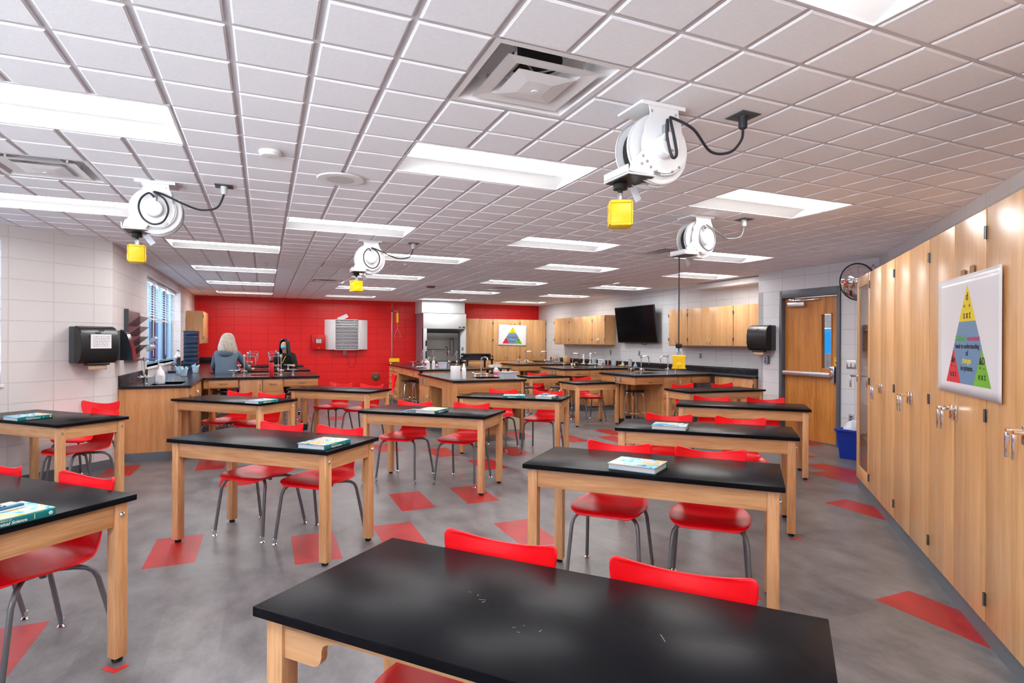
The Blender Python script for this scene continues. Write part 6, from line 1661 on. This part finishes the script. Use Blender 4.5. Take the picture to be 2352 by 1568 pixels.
def head_bits(t, hd, facing=1):
    mb = MB()
    mb.prism([(hd.y + .085, hd.z + .0), (hd.y + .108, hd.z - .028), (hd.y + .085, hd.z - .034)], hd.x - .009, hd.x + .009, 'yz'); mb.build('nose', M_skin, t)
    for s in (-1, 1):
        MB().ball((s * .075 + hd.x, hd.y - .005, hd.z - .015), .012, .022, .032, 10, 6).build('ear', M_skin, t)
        e = MB().ball((s * .030 + hd.x, hd.y + .082, hd.z + .008), .013, .008, .008, 10, 6).build('eye', M_paper, t); MB().ball((s * .030 + hd.x, hd.y + .089, hd.z + .008), .006, .004, .006, 8, 6).build('iris', M_ink, e)
        MB().tube([(s * .016 + hd.x, hd.y + .090, hd.z + .026), (s * .045 + hd.x, hd.y + .082, hd.z + .028)], .003, 5).build('eyebrow', M_ink, t)
    MB().tube([(hd.x - .02, hd.y + .088, hd.z - .055), (hd.x, hd.y + .092, hd.z - .057), (hd.x + .02, hd.y + .088, hd.z - .055)], .004, 6).build('mouth', mat('lips', srgb(180, 90, 90), .5), t)
def hair(name, t, m, rings, n=20):
    """rings: (z, cx, cy, rx, ry, front_open_deg) top to bottom"""
    vs = []; fs = []
    for z, cx_, cy_, rx, ry, op in rings:
        for k in range(n + 1):
            a = R(90 + op / 2 + (360 - op) * k / n)
            wob = 1 + .03 * math.sin(k * 2.1 + z * 40)
            vs.append((cx_ + rx * math.cos(a) * wob, cy_ + ry * math.sin(a) * wob, z))
    for i in range(len(rings) - 1):
        for k in range(n): a = i * (n + 1) + k; fs.append((a, a + 1, a + n + 2, a + n + 1))
    mb = MB(); mb.add(vs, fs); o = mb.build(name, m, t)
    so = o.modifiers.new('t', 'SOLIDIFY'); so.thickness = .016; so.offset = 0
    ss = o.modifiers.new('s', 'SUBSURF'); ss.levels = 1; ss.render_levels = 2
    return o
M_hood = mat('grey-blue hoodie fleece', srgb(88, 104, 120), .9, noise=.12, nscale=30)
M_jean = mat('dark jeans', srgb(28, 34, 48), .9)
M_hairg = wood('greying blond hair', srgb(120, 104, 90), srgb(196, 184, 170), 'z', rough=.5, scale=5, coat=0)
M_hairb = wood('black hair', srgb(8, 6, 8), srgb(30, 24, 26), 'z', rough=.35, scale=5, coat=0)
M_blk = mat('black cloth', srgb(14, 14, 18), .85)
M_mask = mat('surgical mask blue', srgb(80, 190, 225), .7)
UP = ['hip', 'waist', 'chest', 'neckb', 'lsh', 'lua', 'lel', 'lfa', 'rsh', 'rua', 'rel', 'rfa', 'lwr', 'rwr']
LO = ['hip'] + [s + k for s in 'lr' for k in ('hp', 'th', 'kn', 'cf', 'an')]
SH = lambda s: [s + 'an', s + 'ft']

# person in the hoodie, back to the camera
t = thing('person', 'person with grey-blond hair and grey-blue hoodie seen from behind at the left peninsulas', 'person', (-.62, 11.22, 0), R(-12))
N, E, hd, nk, sh = seated(.62 + .09, .10, (-.26, .42, CT + .035), (.30, .44, CT + .035))
for k in ('waist', 'chest', 'hip'):
    c_, a_, b_ = N[k]; N[k] = (c_, a_ * 1.32, b_ * 1.25)
body = skin_body('body', slim(N), E, 'hip', M_skin, t)
garment(N, E, UP[:-2] + ['lwr', 'rwr'], .014, 'hoodie', M_hood, t, 'hip')
garment(N, E, LO, .012, 'trousers', M_jean, t, 'hip')
for s in 'lr': garment(N, E, [s + 'an', s + 'ft'], .012, 'shoe', M_black, t, s + 'an')
ho = MB().ball((0, sh.y - .085, sh.z + .0), .125, .06, .085, 16, 9).build('hood', M_hood, t, label='hood lying on the back')
head_bits(t, hd)
hair('hair', t, M_hairg, [(hd.z + .125, hd.x, hd.y - .01, .02, .02, 0), (hd.z + .118, hd.x, hd.y - .01, .055, .06, 0), (hd.z + .09, hd.x, hd.y - .012, .085, .095, 20), (hd.z + .04, hd.x, hd.y - .02, .108, .118, 70), (hd.z - .03, hd.x, hd.y - .03, .125, .125, 100), (hd.z - .10, hd.x, hd.y - .04, .145, .125, 120), (hd.z - .18, hd.x + .01, hd.y - .05, .16, .12, 130), (hd.z - .25, hd.x + .03, hd.y - .04, .13, .10, 150)])

# person in black with a mask, facing the camera side
t = thing('person', 'person in black with long black hair and a blue face mask, leaning on a peninsula', 'person', (.47, 13.22, 0), R(155))
N, E, hd, nk, sh = seated(.62, .16, (-.22, .34, CT + .045), (.16, .36, CT + .045))
skin_body('body', slim(N), E, 'hip', M_skin, t)
garment(N, E, ['hip', 'waist', 'chest', 'neckb', 'lsh', 'lua', 'lel', 'rsh', 'rua', 'rel', 'lfa', 'rfa'], .024, 'black_top', M_blk, t, 'hip')
garment(N, E, LO, .012, 'trousers', M_blk, t, 'hip')
for s in 'lr': garment(N, E, [s + 'an', s + 'ft'], .012, 'shoe', M_black, t, s + 'an')
head_bits(t, hd)
o = MB().ball((hd.x, hd.y + .055, hd.z - .052), .052, .056, .046, 16, 9).build('face_mask', M_mask, t, label='light blue surgical mask')
hair('hair', t, M_hairb, [(hd.z + .125, hd.x, hd.y - .01, .02, .02, 0), (hd.z + .118, hd.x, hd.y - .01, .055, .06, 0), (hd.z + .09, hd.x, hd.y - .012, .085, .095, 50), (hd.z + .04, hd.x, hd.y - .015, .096, .105, 95), (hd.z - .03, hd.x, hd.y - .015, .10, .105, 100), (hd.z - .10, hd.x, hd.y - .02, .11, .105, 100), (hd.z - .20, hd.x, hd.y - .02, .125, .11, 100), (hd.z - .30, hd.x, hd.y - .02, .12, .11, 110), (hd.z - .36, hd.x, hd.y - .02, .09, .09, 130)])
MB().tube(smooth_path([(-.06, sh.y + .02, sh.z + .03), (-.04, sh.y + .12, sh.z - .06), (0, sh.y + .145, sh.z - .16), (.04, sh.y + .12, sh.z - .06), (.06, sh.y + .02, sh.z + .03)]), .005, 6).build('lanyard', M_yellow, t)
for o in list(bpy.data.objects):
    if o.parent is None and o.type in ('MESH', 'EMPTY') and 'kind' not in o and o.get('label') == 'x':
        print('UNPLACED', o.name)

for o in list(bpy.data.objects):
    if o.parent is None and 'label' in o and len(o['label'].split()) > 16: print('LONG', len(o['label'].split()), o['label'])
